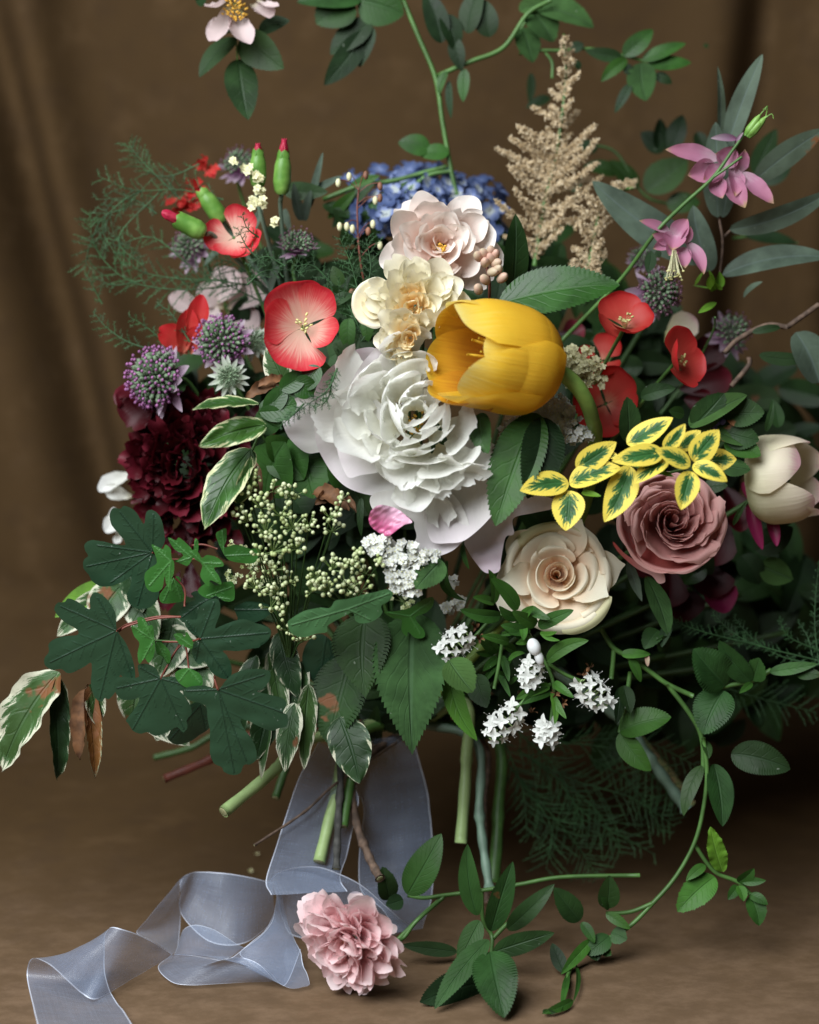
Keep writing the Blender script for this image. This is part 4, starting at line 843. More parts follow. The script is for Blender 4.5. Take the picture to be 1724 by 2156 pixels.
# ------------------------------------------------------------------ aquilegia
def aquilegia():
    t = thing('columbine', 'pink columbine stem with two nodding blossoms and seed pods at the upper right', 'flower', P(1300, 590, .0))
    d = .02
    tube('stem', [P(1180, 720, -.02), P(1305, 590, .0), P(1380, 490, d), P(1440, 430, d), P(1500, 375, d), P(1540, 320, d), P(1565, 285, d)], [.0013, .0012, .0009], M['stem'], t, 7)
    tube('stem', [P(1500, 375, d), P(1535, 350, d+.003), P(1562, 330, d+.004)], .0008, M['stem'], t, 6)
    m = M['mauve']
    for a in [(1150, 920, 840, 860, 95, (-.2, .3)), (1130, 960, 970, 1010, 120, (-.3, -.2)), (1160, 960, 1240, 840, 110, (.3, .4)), (1200, 1020, 1300, 1195, 105, (.1, -.2)), (1270, 990, 1465, 1172, 95, (.4, 0)), (1130, 1030, 1170, 1140, 90, (-.1, -.4)), (1250, 1000, 1300, 860, 80, (.5, .3)), (1180, 960, 1060, 1060, 90, (-.2, -.1)), (1220, 960, 1240, 1130, 90, (.3, 0)), (1180, 950, 1130, 880, 90, (0, .5))]:
        LV(t, m, 'C', *a[:4], a[4]*1.25, .012, .018, name='petal', kind='lance', n=a[5], cup=.6, nu=11, bend=.2, ruf=.04)
    for a in [(870, 1335, 690, 1268, 62, (-.3, .5)), (890, 1370, 970, 1258, 95, (0, .3)), (880, 1400, 765, 1345, 60, (-.3, 0)), (940, 1400, 985, 1300, 60, (.4, .2)), (960, 1390, 1062, 1578, 80, (.4, .1)), (930, 1420, 955, 1542, 85, (.1, -.2)), (860, 1400, 770, 1430, 60, (-.4, -.2)), (880, 1420, 860, 1470, 70, (-.1, -.3)), (900, 1340, 880, 1440, 110, (0, .2))]:
        LV(t, m, 'C', *a[:4], a[4]*1.25, .018, .024, name='petal', kind='lance', n=a[5], cup=.6, nu=11, bend=.2)
    stamens(t, frame(cv_p('C', 890, 1440, .026), vec(-.05, -1, .1)), .008, .016, 22, 2, M['antherp'], M['floretc'], r=.0005)
    for a in [(1255, 800, 1100, 795, 55), (1240, 830, 1290, 760, 25)]: LV(t, M['lilac'], 'C', *a, .018, .022, name='petal', kind='lance', n=(0, .3), cup=.8)
    for a, b in [((1300, 780), (1385, 660)), ((1320, 790), (1420, 670)), ((1310, 785), (1400, 690))]:
        p, q = cv_p('C', *a, .02), cv_p('C', *b, .024); v = q-p
        A = Acc(); A.add(*tubeg([p, p+v*.3, p+v*.75, q], [.0012, .0026, .0020, .0006], 8, 14)); e = q+unit(v+RX*rnd.uniform(-.01, .012))*.006
        A.add(*tubeg([q, e, e+unit(RX*rnd.uniform(-.5, 1)-UP*.3)*.003], [.0004, .0003, .0002], 5)); A.out('seed_pod', M['calyx'], t)
    for a in [(1140, 1100, 1175, 1130, 30), (760, 1440, 740, 1570, 70), (790, 1440, 810, 1480, 40)]: LV(t, M['deep'], 'C', *a, .015, .015, kind='lance')
    for a, b, w in [((1110, 1640), (1150, 1720), 1)]:
        pass
    t = thing('columbine_bud', 'pale green columbine bud hanging under the lower pink blossom', 'flower bud', P(1505, 640, .0))
    for a in [(1135, 1330, 1130, 1225, 80, (-.2, .1)), (1140, 1330, 1150, 1160, 70, (.3, .2)), (1120, 1335, 1100, 1180, 60, (-.6, 0))]:
        LV(t, M['lime'], 'C', a[0]-0, a[1]+330-0, a[2], a[3]+400, a[4], .0, .005, name='petal', n=a[5], cup=.9, kind='ovate')
    tube('stem', [P(1505, 668, .0), P(1500, 700, -.02), P(1450, 800, -.06)], .0007, M['stem'], t, 5)
    for a in [(1135, 1740, 1030, 1800, 40), (1010, 1640, 1060, 1560, 22), (1130, 1640, 1090, 1550, 22), (1000, 1640, 1120, 1660, 12)]: LV(t, M['lime'], 'C', *a, -.005, .0, name='sepal', kind='lance')
aquilegia()

# ------------------------------------------------------------------ hellebore at the right edge and pale petals behind
def hellebore():
    c = P(1660, 1010, .01); t = thing('hellebore', 'cream and pink cupped bloom cut by the right edge of the picture', 'flower', c)
    b0 = P(1572, 1012, .0); ax = vec(1, .06, .35); fr = frame(b0, ax); vz = math.atan2(np.dot(NV, fr[2]), np.dot(NV, fr[1])); L = .043; R = .0255
    for k, (az, l, rk, m) in enumerate([(2.6, 1.0, .9, .8), (3.7, 1.0, .9, .8), (1.5, 1.05, .96, .9), (-1.5, .9, 1.0, .8), (.85, .95, 1.0, .75), (-.55, .80, 1.04, .7)]):
        rp = np.array([.1, .7, 1.0, 1.03, .95, m])*R*rk; hp = np.array([0, .05, .25, .52, .80, 1.0])*L*l
        shell('petal', M['hell'], t, fr, vz+az, .85, rp, hp, drop=.42, pw=2.3, ruf=.02, spir=.06, seed=k+800, nu=25, nv=22, nb=.7)
    for a in [(1330, 1310, 1400, 1580, 90, (-.2, 0)), (1440, 1400, 1480, 1560, 90, (.2, .3)), (1380, 1050, 1310, 1120, 60, (0, .3)), (1290, 1190, 1330, 1300, 50, (0, 0))]:
        LV(t, M['magenta'], 'E', *a[:5], .0, .005, name='petal', kind='strap', n=a[5], cup=.9, bend=.3)
    stalk(t, c)
hellebore()
t = thing('white_bloom', 'white bloom peeping out behind the left edge of the crimson peony', 'flower', P(250, 1040, -.05))
for a in [(800, 560, 565, 665, 150, (-.3, .4)), (780, 700, 600, 640, 130, (-.1, -.1)), (760, 800, 600, 900, 150, (-.5, .1)), (720, 960, 650, 760, 120, (-.4, .2)), (700, 900, 660, 970, 70, (0, 0))]:
    LV(t, M['hell'] if 0 else M['white'], 'L', *a[:5], -.05, -.045, name='petal', kind='spat', n=a[5], cup=.5, ruf=.08, nu=15)
t = thing('white_bloom', 'pale blurred bloom behind the fern and the scarlet side blossom', 'flower', P(480, 640, -.06))
for a in [(430, 650, 355, 625, 60, (-.3, .3)), (450, 640, 500, 570, 90, (0, .4)), (480, 650, 560, 600, 100, (.2, .4)), (480, 660, 540, 700, 100, (.2, 0)), (450, 640, 430, 690, 80, (-.2, 0)), (500, 640, 545, 570, 60, (.4, .3)), (470, 650, 420, 600, 70, (-.2, .4))]:
    LV(t, M['wildr'], 'D', *a[:5], -.055, -.05, name='petal', kind='petal', n=a[5], cup=.4, ruf=.05, nu=13)
t = thing('white_bloom', 'cream petal in the shade behind the scarlet cluster', 'flower', P(1430, 700, -.05))
for a in [(1400, 720, 1465, 670, 80, (.1, .2)), (1400, 700, 1450, 720, 50, (.1, .2))]: LV(t, M['hell'], 'D', *a[:5], -.05, -.045, name='petal', kind='petal', n=a[5], cup=.4)
t = thing('crimson_bloom', 'crimson shaded petals right of the scarlet cluster', 'flower', P(1480, 790, -.06))
for a in [(1430, 800, 1530, 720, 90, (.1, .3)), (1430, 820, 1540, 790, 90, (.1, .1)), (1440, 840, 1500, 850, 70, (.2, -.1)), (1180, 720, 1230, 690, 70, (0, .4)), (1170, 700, 1200, 740, 60, (0, .4))]: LV(t, M['ruby'], 'D', *a[:5], -.06, -.055, name='petal', kind='petal', n=a[5], cup=.4, nu=13)

# ------------------------------------------------------------------ bead clusters (elder in bud) and white florets
def beads(label, root, umbels, d, seed, n=15, mat='bead', r=(.0008, .0014), group=None):
    t = thing('elder_cluster', label, 'flower', P(*root, d-.02), group); rr = random.Random(seed); A0 = Acc()
    for (x, y, R, dd) in umbels:
        p0 = P(x, y+R*.4, d+dd-.012); A0.add(*tubeg([P(*root, d-.05), (P(*root, d-.045)+p0)/2+UP*.004-NV*.006, p0], [.0006, .0004], 5, 8))
        A, B = Acc(), Acc()
        for k in range(n if R > 25 else int(n*.6)):
            a = rr.uniform(0, 6.28); q = math.sqrt(rr.random())*R; p = P(x+math.cos(a)*q, y-math.sin(a)*q*.9, d+dd+rr.uniform(-.006, .006))
            m = (p0+p)/2+NV*.001; A.add(*tubeg([p0, m, p], [.0003, .00022], 4, 5)[:2]); vv, f = ballg(p, rr.uniform(*r), 8, 6); B.add(vv, f)
        A.out('pedicels', M['stempale'], t); B.out('bud_cluster', M[mat], t)
    A0.out('branches', M['stemdark'], t)
    return t
U1 = [(540, 1000, 22, .0), (525, 1030, 20, 0), (575, 1025, 25, .005), (615, 1035, 28, 0), (550, 1060, 26, .008), (590, 1075, 30, .01), (560, 1110, 32, .01), (615, 1100, 30, .01), (520, 1090, 24, 0), (505, 1075, 20, 0), (650, 1100, 26, .005), (695, 1080, 30, .005), (720, 1045, 22, 0), (700, 1110, 24, 0), (575, 1150, 30, .01), (625, 1145, 28, .008), (550, 1160, 24, 0), (575, 1190, 26, 0), (540, 1230, 26, -.005), (580, 1240, 28, -.005), (610, 1220, 20, -.005), (600, 1280, 24, -.008), (570, 1270, 24, -.008), (640, 1340, 24, -.01), (610, 1320, 24, -.01), (655, 1305, 18, -.01)]
beads('greenish white elder buds like beads, the large cluster left of the pink curled petal', (610, 1400), U1, .075, 3, 17)
U2 = [(665, 1215, 28, 0), (700, 1190, 26, .004), (735, 1180, 26, .004), (690, 1235, 28, .004), (730, 1225, 30, .006), (770, 1200, 24, 0), (760, 1235, 24, 0), (800, 1180, 14, 0), (750, 1165, 16, 0), (655, 1240, 20, 0)]
beads('greenish white elder buds in the lower flat cluster beside the open white florets', (740, 1300), U2, .085, 4, 17)
def florets(label, spots, d, seed, mat='floret', root=None, dens=1.0, size=.0026, group=None):
    x0, y0 = root if root else spots[0][:2]
    t = thing('elder_blossom', label, 'flower', P(x0, y0, d-.02), group); rr = random.Random(seed)
    for (x, y, R) in spots:
        A, B, Cc = Acc(), Acc(), Acc(); m = int(R*R*.035*dens)+3
        for k in range(m):
            a = rr.uniform(0, 6.28); q = math.sqrt(rr.random())*R; p = P(x+math.cos(a)*q, y-math.sin(a)*q, d+rr.uniform(-.005, .005)); B.add(*tubeg([P(x, y+R*.3, d-.012), p], [.0003, .0002], 4)[:2])
            ax = vec(rr.uniform(-.5, .5), rr.uniform(-.2, .8), 1); o, e1, e2, e3 = frame(p, ax, rr.uniform(0, 1)); s = size*rr.uniform(.8, 1.2)
            for j in range(5):
                b = j*1.257; rd = e1*math.cos(b)+e2*math.sin(b); A.add(*bladeg(p, rd+e3*.2, e3, s, s*.75, 'round', bend=.4, cup=.3, nu=3, nv=4))
            for j in range(3):
                b = j*2.1; v, f = ballg(p+(e1*math.cos(b)+e2*math.sin(b))*s*.5+e3*s*.5, .0003, 4, 3); Cc.add(v, f)
        A.out('floret_cluster', M[mat], t); B.out('pedicels', M['stempale'], t); Cc.out('anthers', M['antherp'], t)
    return t
florets('open white elder florets under the curled pink petal', [(785, 1145, 22), (820, 1150, 24), (855, 1165, 26), (830, 1190, 26), (880, 1175, 24), (905, 1170, 18), (845, 1220, 28), (865, 1235, 22), (870, 1200, 24)], .08, 3, dens=1.3)
florets('cream elder florets between the tulip and the scarlet cluster', [(1205, 760, 28), (1225, 785, 30), (1250, 775, 20), (1235, 745, 14), (1200, 790, 26), (1262, 800, 14), (1190, 750, 20)], .02, 4, 'floretc')
florets('white elder florets hanging below the tulip', [(1160, 865, 22), (1135, 870, 18), (1185, 870, 22), (1070, 905, 18), (1060, 925, 14), (1110, 880, 14), (1205, 895, 22), (1230, 915, 18), (1090, 890, 12), (1195, 925, 14), (1180, 850, 18)], .055, 5, 'floret')
florets('sparse white florets in the shade left of the hebe', [(945, 1275, 14), (965, 1272, 12), (950, 1225, 12), (935, 1280, 9)], .03, 6)
florets('deep cream elder buds in the shadow behind the left clusters', [(530, 1190, 30), (560, 1215, 30), (850, 1260, 26), (500, 1150, 20), (490, 1210, 18)], .03, 8, 'bead', dens=.6, size=.0016)
florets('pale green florets on a thin stem among the upright buds', [(520, 355, 12), (545, 375, 12), (530, 430, 14), (550, 425, 10), (545, 400, 8), (490, 340, 6), (580, 470, 8)], .01, 9, 'floretc', dens=.9)
def hebe():
    t = thing('hebe', 'leafy hebe sprig with small white flower spikes under the cream rose', 'flower', P(1140, 1380, .06)); rr = random.Random(4)
    for a in [(1400, 1010, 1500, 1080, 0), ]: pass
    for (x, y, x1, y1, R) in [(985, 1330, 935, 1375, 44), (1125, 1395, 1110, 1440, 38), (1225, 1430, 1270, 1480, 48), (1090, 1490, 1035, 1550, 44), (1155, 1520, 1150, 1560, 36)]:
        A, B, Cc = Acc(), Acc(), Acc(); n = int(R*.55)
        for k in range(n):
            s = (k+.5)/n; w = R*.52*math.sin(math.pi*(.12+.80*s))**.7; an = k*2.4; cx = x+(x1-x)*s*1.15; cy = y+(y1-y)*s*1.15
            ux, uy = unit(np.array([-(y1-y), x1-x])); f = math.cos(an)*w; g = math.sin(an)
            q = P(cx, cy, .06); p = P(cx+ux*f, cy+uy*f, .064+w*K*g*.9)
            if g < -.55: continue
            B.add(*tubeg([q, p], [.0005, .0003], 4)[:2]); v = unit(p-q); e3 = v; e1 = unit(np.cross(v, UP)); e2 = np.cross(e3, e1); sz = .0047*rr.uniform(.6, 1.15)
            for j in range(4):
                b = j*1.571+rr.uniform(-.1, .1); rd = e1*math.cos(b)+e2*math.sin(b); A.add(*bladeg(p, rd+e3*.25, e3, sz, sz*.62, 'ovate', bend=.6, cup=.6, nu=5, nv=6))
            for j in (0, 1):
                e = p+e3*sz*1.1+e1*(j-.5)*sz; Cc.add(*tubeg([p, e], [.00012, .0001], 3)[:2]); vv, ff = ballg(e, .0003, 4, 3); Cc.add(vv, ff)
        A.out('flower_spike', M['floret'], t); B.out('pedicels', M['stempale'], t); Cc.out('stamens', M['floret'], t)
    for x, y in [(1000, 1320), (1010, 1345), (1240, 1405), (1095, 1465), (1170, 1460), (1080, 1500), (1185, 1480), (1225, 1420), (1120, 1500)]:
        for k in range(5):
            an = rr.uniform(0, 6.28); LV(t, M['dry'], 'D', x, y, x+12*math.cos(an), y+12*math.sin(an), 6, .06, .068, name='dry_floret', kind='lance', nv=6, nu=3)
    S_ = [[(1085, 1290), (1110, 1330), (1140, 1380), (1165, 1440), (1160, 1520)], [(1150, 1395), (1190, 1420), (1225, 1435)], [(1160, 1440), (1110, 1470), (1080, 1500)], [(1085, 1290), (1040, 1300), (1000, 1340)], [(1060, 1330), (1050, 1400), (1040, 1450)]]
    for s in S_: tube('stem', [P(x, y, .055) for x, y in s], .0011, M['stem'], t, 6)
    lv = [(1555, 1110, 1430, 1040, 60), (1560, 1110, 1630, 1040, 55), (1560, 1130, 1440, 1210, 60), (1560, 1120, 1570, 1240, 55), (1400, 1030, 1370, 830, 60), (1540, 1060, 1385, 880, 90), (1600, 1240, 1440, 1150, 85), (1440, 1100, 1205, 1060, 80), (1400, 1020, 1280, 990, 60), (1490, 1250, 1330, 1210, 55)]
    for a in lv: LV(t, M['mid'] if a[4] > 56 else M['fresh'], 'B2', *a, .06, .07, kind='strap', side=rr.uniform(-.12, .12))
    lv = [(160, 640, 400, 520, 85), (110, 440, 315, 345, 80), (125, 470, 235, 520, 30), (120, 480, 220, 470, 30), (180, 810, 15, 885, 70), (190, 820, 205, 1005, 45), (190, 830, 272, 970, 45), (200, 760, 315, 850, 55), (175, 780, -20, 860, 70), (100, 430, -40, 350, 80), (60, 450, -60, 480, 60), (60, 480, -20, 540, 50), (30, 590, -60, 640, 40), (60, 330, 180, 400, 60)]
    for a in lv: LV(t, M['fresh'] if a[4] < 60 else M['mid'], 'R', *a, .06, .07, kind='strap', side=rr.uniform(-.1, .1))
    lv = [(1240, 190, 1165, 145, 60), (1240, 300, 1165, 265, 60), (1140, 330, 1050, 410, 50), (1160, 320, 1200, 470, 45), (1130, 350, 1030, 490, 40), (1180, 380, 1240, 300, 40), (1150, 300, 1060, 200, 60), (1130, 300, 1030, 230, 50), (1200, 430, 1120, 410, 30), (1200, 480, 1260, 430, 30), (1140, 420, 1210, 560, 35), (1120, 300, 1010, 300, 45)]
    for a in lv: LV(t, M['mid'], 'H', *a, .04, .05, kind='strap')
    t = thing('snowberry', 'white waxy snowberry in the hebe sprig', 'berry', P(1125, 1365, .07)); v, f = ballg(P(1124, 1362, .072), 13*K, 16, 12, (1, 1, 1.35), vec(-.4, 1, 0)); A = Acc(); A.add(v, f)
    v, f = ballg(P(1135, 1385, .071), 9*K, 12, 9, (1, 1, 1.7), vec(-.3, 1, 0)); A.add(v, f); A.out('berry', M['waxy'], t)
hebe()
def bells():
    t = thing('coral_bells', 'thin dark stem of tiny brown and cream bells in front of the hydrangea', 'flower', P(757, 560, .0)); rr = random.Random(2)
    tube('stem', [P(790, 700, -.02), P(760, 560, .0), P(752, 450, .0), P(755, 400, .0)], .0006, M['stemred'], t, 5)
    for (x, y, x1, y1) in [(755, 400, 712, 378), (755, 400, 735, 365), (755, 405, 800, 385), (752, 440, 800, 410), (752, 430, 790, 415), (752, 500, 715, 470), (755, 500, 742, 475), (752, 510, 775, 480), (752, 500, 785, 465), (760, 540, 800, 510), (765, 600, 785, 590), (770, 620, 740, 610), (760, 610, 800, 620), (755, 400, 770, 362), (755, 470, 730, 470)]:
        A = Acc(); a, b = P(x, y, .0), P(x1, y1, .004); A.add(*tubeg([a, (a+b)/2+UP*.002, b], .0003, 4, 6)[:2]); A.out('pedicel', M['stemred'], t)
        B = Acc(); v, f = ballg(b-UP*.002, .0017, 8, 5, (1, 1, 1.6), UP); B.add(v, f)
        B.out('bell', M['brownbell'] if rr.random() < .5 else M['floretc'], t)
    t = thing('pale_bud_sprig', 'small cluster of waxy pale pink buds at the right edge of the blush rose', 'flower bud', P(1020, 540, .06))
    tube('stem', [P(1030, 640, .03), P(1030, 590, .05), P(1020, 540, .05)], .0009, M['stemred'], t, 6)
    for (x, y, x1, y1) in [(1045, 560, 1025, 530), (1012, 550, 1002, 530), (1030, 550, 1010, 520), (1035, 548, 1048, 525), (1030, 560, 1058, 548), (1025, 575, 1050, 570), (1030, 600, 1012, 578), (1045, 595, 1070, 575), (1010, 620, 1004, 598), (1030, 650, 1052, 632), (1040, 545, 1030, 515), (1020, 560, 1022, 545), (1040, 575, 1055, 560)]:
        a = P(x, y, .055); b = P(x1, y1, .066); v, f = ballg((a+b)/2, .0028, 10, 7, (1, 1, 1.7), b-a); A = Acc(); A.add(v, f); A.out('bud', M['budpale'], t)
    t = thing('tiny_violet_buds', 'tiny violet buds between the mint leaves and the yellow variegated sprig', 'flower bud', P(1500, 885, .0))
    for k in range(22): v, f = ballg(P(1497+rr.gauss(0, 10), 890+rr.gauss(0, 9), .03), .0016, 6, 4); A = Acc(); A.add(v, f); A.out('bud', M['vio'], t)
bells()
# ------------------------------------------------------------------ traced lobed leaves
def maple(label, r, c, pts, veins, d, mat='maple', tilt=(.15, .25), stem=None, seed=1, group='dark maple leaves at the left'):
    cc = cv(r, *c); v2 = []
    for v in veins:
        p0 = np.array(cc); p1 = np.array(cv(r, *v)); ab = p1-p0
        for f in (.3, .48, .66, .82):
            for sg in (-1, 1):
                an = sg*.75; w = np.array([ab[0]*math.cos(an)-ab[1]*math.sin(an), ab[0]*math.sin(an)+ab[1]*math.cos(an)]); v2.append((p0+ab*f, p0+ab*f+w*.30*(1.1-f)))
    t = thing('maple_leaf', label, 'leaf', P(cc[0], cc[1], d), group)
    traced('blade', M[mat], t, r, pts, d, c, pts[len(pts)//2], .0, 0, 0, ruf=.0008, rufs=60, veins=[[c]+[(v[0], v[1])] for v in veins], veins2=v2, vdep=.05, step=2.8, seed=seed, tilt=tilt, jag=.5)
    if stem: tube('petiole', [P(cc[0], cc[1], d+.0004)]+[P(*cv(r, *s), d-.006) for s in stem], .0006, M['stemred'], t, 5)
    return t
maple('big dark maple leaf uppermost, over the crimson peony', 'L', (875, 1020), [(945, 965), (942, 900), (930, 840), (905, 795), (870, 775), (840, 790), (825, 855), (790, 800), (760, 770), (715, 752), (690, 768), (650, 765), (630, 800), (640, 860), (680, 910), (712, 950), (715, 978), (650, 970), (580, 955), (520, 950), (485, 975), (490, 1010), (505, 1040), (480, 1065), (480, 1110), (510, 1150), (530, 1185), (580, 1215), (650, 1210), (720, 1180), (752, 1160), (750, 1210), (730, 1260), (735, 1300), (770, 1335), (820, 1345), (870, 1330), (905, 1290), (915, 1240), (900, 1170), (905, 1100), (900, 1040)],
      [(880, 800), (690, 790), (500, 1100), (790, 1320), (640, 1190), (560, 980)], .06, tilt=(.1, .35), stem=[(1000, 1060), (1250, 1050)])
mp = lambda x, y: (((300+x*.58)-0)/.696, ((2300+y*.58)-1500)/.696)
maple('big dark maple leaf leftmost, its tips against the brown cloth', 'L', (668, 1470), [(668, 1450), (665, 1380), (645, 1330), (610, 1285), (570, 1255), (535, 1255), (515, 1290), (515, 1345), (470, 1320), (430, 1295), (390, 1285), (370, 1305), (330, 1310), (312, 1345), (330, 1380), (370, 1420), (430, 1455), (450, 1475), (440, 1495), (380, 1500), (320, 1515), (280, 1545), (280, 1590), (255, 1630), (260, 1670), (300, 1695), (350, 1690), (400, 1715)]+[mp(*p) for p in [(60, 635), (108, 605), (115, 650), (110, 720), (115, 790), (140, 850), (180, 875), (205, 850), (235, 855), (275, 810), (300, 740), (312, 690), (350, 720), (410, 720), (410, 640), (390, 560), (350, 470), (300, 400)]],
      [(560, 1280), (350, 1330), (290, 1650), mp(170, 850), mp(390, 700)], .065, tilt=(.12, .3), stem=[(740, 1430), (900, 1390), (1040, 1390)], seed=2)
maple('dark maple leaf pointing right, in the middle of the group', 'M', (862, 440), [(852, 432), (800, 400), (765, 360), (755, 320), (770, 300), (820, 310), (842, 300), (850, 250), (880, 200), (930, 170), (975, 165), (1000, 195), (1000, 260), (980, 320), (967, 368), (1010, 350), (1090, 320), (1170, 305), (1240, 330), (1290, 345), (1340, 370), (1350, 410), (1320, 450), (1280, 470), (1270, 500), (1200, 510), (1120, 525), (1022, 522), (1050, 560), (1075, 620), (1080, 680), (1060, 715), (1000, 710), (940, 670), (915, 630), (890, 597), (860, 615), (825, 590), (805, 530), (812, 480), (848, 450)],
      [(960, 190), (1330, 400), (1050, 700), (830, 590), (770, 320)], .072, tilt=(.0, .25), stem=[(780, 460), (600, 460)], seed=3)
maple('dark maple leaf between the leftmost one and the lowest one', 'M', (590, 715), [(588, 702), (560, 650), (520, 620), (470, 612), (435, 620), (435, 660), (440, 700), (400, 710), (340, 703), (290, 710), (270, 770), (290, 830), (330, 860), (400, 860), (442, 846), (430, 890), (390, 950), (352, 1000), (370, 1030), (400, 1075), (450, 1095), (500, 1085), (560, 1110), (640, 1082), (700, 1050), (745, 1085), (775, 1050), (770, 1000), (805, 950), (790, 890), (750, 830), (722, 800), (768, 798), (770, 750), (730, 720), (670, 700), (612, 705)],
      [(450, 640), (290, 780), (400, 1060), (750, 1060), (760, 760)], .068, tilt=(.1, .3), stem=[(640, 620), (720, 480)], seed=4)
maple('largest lowest dark maple leaf with its long lobe hanging over the green stems', 'M', (985, 790), [(975, 785), (900, 765), (830, 765), (765, 780), (745, 820), (790, 862), (880, 890), (908, 925), (915, 1000), (930, 1080), (930, 1180), (932, 1240), (960, 1300), (1010, 1325), (1030, 1360), (1090, 1380), (1140, 1365), (1165, 1312), (1210, 1305), (1250, 1270), (1245, 1190), (1210, 1120), (1165, 1060), (1140, 997), (1200, 1010), (1270, 1045), (1350, 1075), (1400, 1060), (1460, 1040), (1465, 970), (1435, 945), (1460, 890), (1430, 850), (1340, 825), (1252, 802), (1290, 790), (1340, 730), (1345, 670), (1300, 650), (1230, 648), (1150, 660), (1080, 690), (1030, 740), (1000, 780)],
      [(770, 800), (1095, 1360), (1440, 950), (1300, 690), (1180, 1280)], .078, tilt=(.1, .3), stem=[(965, 730), (960, 700)], seed=5)
maple('shaded maple leaf partly under the lowest one', 'M', (860, 900), [(860, 880), (780, 900), (700, 940), (640, 1000), (660, 1060), (640, 1130), (700, 1170), (790, 1150), (850, 1110), (930, 1050), (940, 960)], [(660, 1130), (900, 1080)], .045, seed=6)
maple('dark maple leaf behind the fresh green ones, above the middle leaf', 'M', (860, 200), [(840, 110), (800, 130), (830, 170), (760, 200), (725, 250), (725, 310), (770, 330), (850, 300), (900, 230), (960, 180), (1000, 160), (960, 130), (900, 140)], [(740, 290), (960, 150)], .05, seed=7)
maple('dark rounded maple lobe right of the fresh leaves', 'M', (1100, 240), [(1100, 240), (1110, 210), (1180, 190), (1260, 195), (1330, 215), (1350, 250), (1320, 290), (1230, 330), (1150, 330), (1120, 290)], [(1330, 240)], .055, seed=8)
g2 = 'small fresh green maple leaves at the left'
def sm(label, c, pts, veins, d=.07, s=1, tilt=(.1, .2)): maple(label, 'L', c, pts, veins, d, 'maples', tilt, None, s, g2)
sm('small fresh maple leaf overlapping the uppermost dark one', (980, 1072), [(870, 975), (900, 985), (935, 1000), (950, 975), (980, 1000), (985, 1050), (1000, 1080), (1000, 1130), (985, 1180), (980, 1240), (955, 1200), (945, 1160), (930, 1230), (880, 1248), (840, 1220), (830, 1150), (860, 1110), (900, 1080), (890, 1030)], [(890, 990), (860, 1210), (970, 1220)], .074, 11)
sm('small fresh maple leaf leftmost, beside the leftmost dark one', (882, 1525), [(755, 1440), (790, 1450), (790, 1395), (830, 1400), (850, 1440), (875, 1440), (885, 1500), (890, 1570), (880, 1620), (855, 1655), (830, 1630), (800, 1660), (790, 1600), (800, 1540), (770, 1500)], [(770, 1450), (820, 1410), (820, 1640)], .075, 12)
sm('small fresh maple leaf with narrow lobes, against the crimson petals', (1098, 1050), [(965, 935), (1010, 950), (1030, 935), (1090, 985), (1110, 1010), (1120, 940), (1140, 960), (1135, 1020), (1110, 1050), (1080, 1095), (1040, 1085), (1005, 1070), (1040, 1050), (1050, 1030), (1000, 1000)], [(980, 945), (1125, 950), (1020, 1075)], .07, 13)
sm('small fresh maple leaf hanging, rightmost pair over the crimson petals', (1165, 1080), [(1085, 1010), (1130, 1010), (1160, 1050), (1190, 1035), (1240, 1045), (1280, 1075), (1280, 1100), (1230, 1110), (1260, 1160), (1270, 1205), (1210, 1180), (1200, 1215), (1170, 1190), (1150, 1150), (1160, 1090), (1110, 1050)], [(1095, 1015), (1270, 1085), (1250, 1190)], .076, 14)
sm('fresh maple leaf with an upright lobe beside the elder buds', (1290, 1040), [(1240, 920), (1260, 895), (1300, 885), (1300, 950), (1290, 990), (1350, 975), (1400, 985), (1440, 1000), (1490, 995), (1485, 1040), (1460, 1080), (1380, 1080), (1310, 1060), (1270, 1000)], [(1280, 900), (1470, 1030)], .06, 15)
sm('fresh maple leaf below the hanging pair', (1190, 1270), [(1140, 1230), (1200, 1190), (1240, 1210), (1290, 1190), (1340, 1195), (1345, 1290), (1290, 1300), (1240, 1270), (1200, 1285), (1150, 1262)], [(1330, 1220), (1320, 1290)], .064, 16)
sm('shaded fresh maple leaf under the first small one', (1000, 1170), [(940, 1230), (990, 1170), (1030, 1160), (1045, 1220), (1060, 1290), (1000, 1310), (930, 1310), (915, 1270)], [(940, 1300), (1040, 1290)], .055, 17)
sm('tiny fresh maple leaf at the twig joint in the middle', (1060, 1530), [(1000, 1490), (1040, 1485), (1060, 1510), (1070, 1475), (1090, 1500), (1110, 1540), (1100, 1575), (1060, 1560), (1035, 1550), (1010, 1520)], [(1010, 1495), (1100, 1560)], .078, 18)
sm('fresh maple leaf drooping beneath the twig joint', (1085, 1690), [(1085, 1685), (1040, 1690), (1005, 1720), (1030, 1770), (1080, 1800), (1140, 1800), (1165, 1770), (1150, 1720), (1110, 1695)], [(1030, 1760), (1150, 1770)], .072, 19)
sm('fresh green maple leaf shaded by the small leftmost one', (900, 1540), [(895, 1540), (930, 1540), (975, 1590), (980, 1640), (960, 1660), (935, 1620), (900, 1600)], [(960, 1650)], .066, 20)
t = thing('maple_twig', 'thin red brown twig joining the maple leaves', 'twig', P(610, 1400, .05))
for s in [[(1040, 1390), (900, 1400), (740, 1440), (680, 1475)], [(880, 1525), (980, 1530), (1060, 1530)], [(1085, 1690), (1075, 1600), (1062, 1540)], [(940, 1720), (1000, 1600), (1060, 1530)], [(1250, 1000), (1170, 975), (1100, 980)], [(1060, 1330), (1060, 1230), (1000, 1160)]]:
    tube('branch', [P(*cv('L', x, y), .062) for x, y in s], .0006, M['stemred'] if s[0][0] != 880 else M['stem'], t, 5)
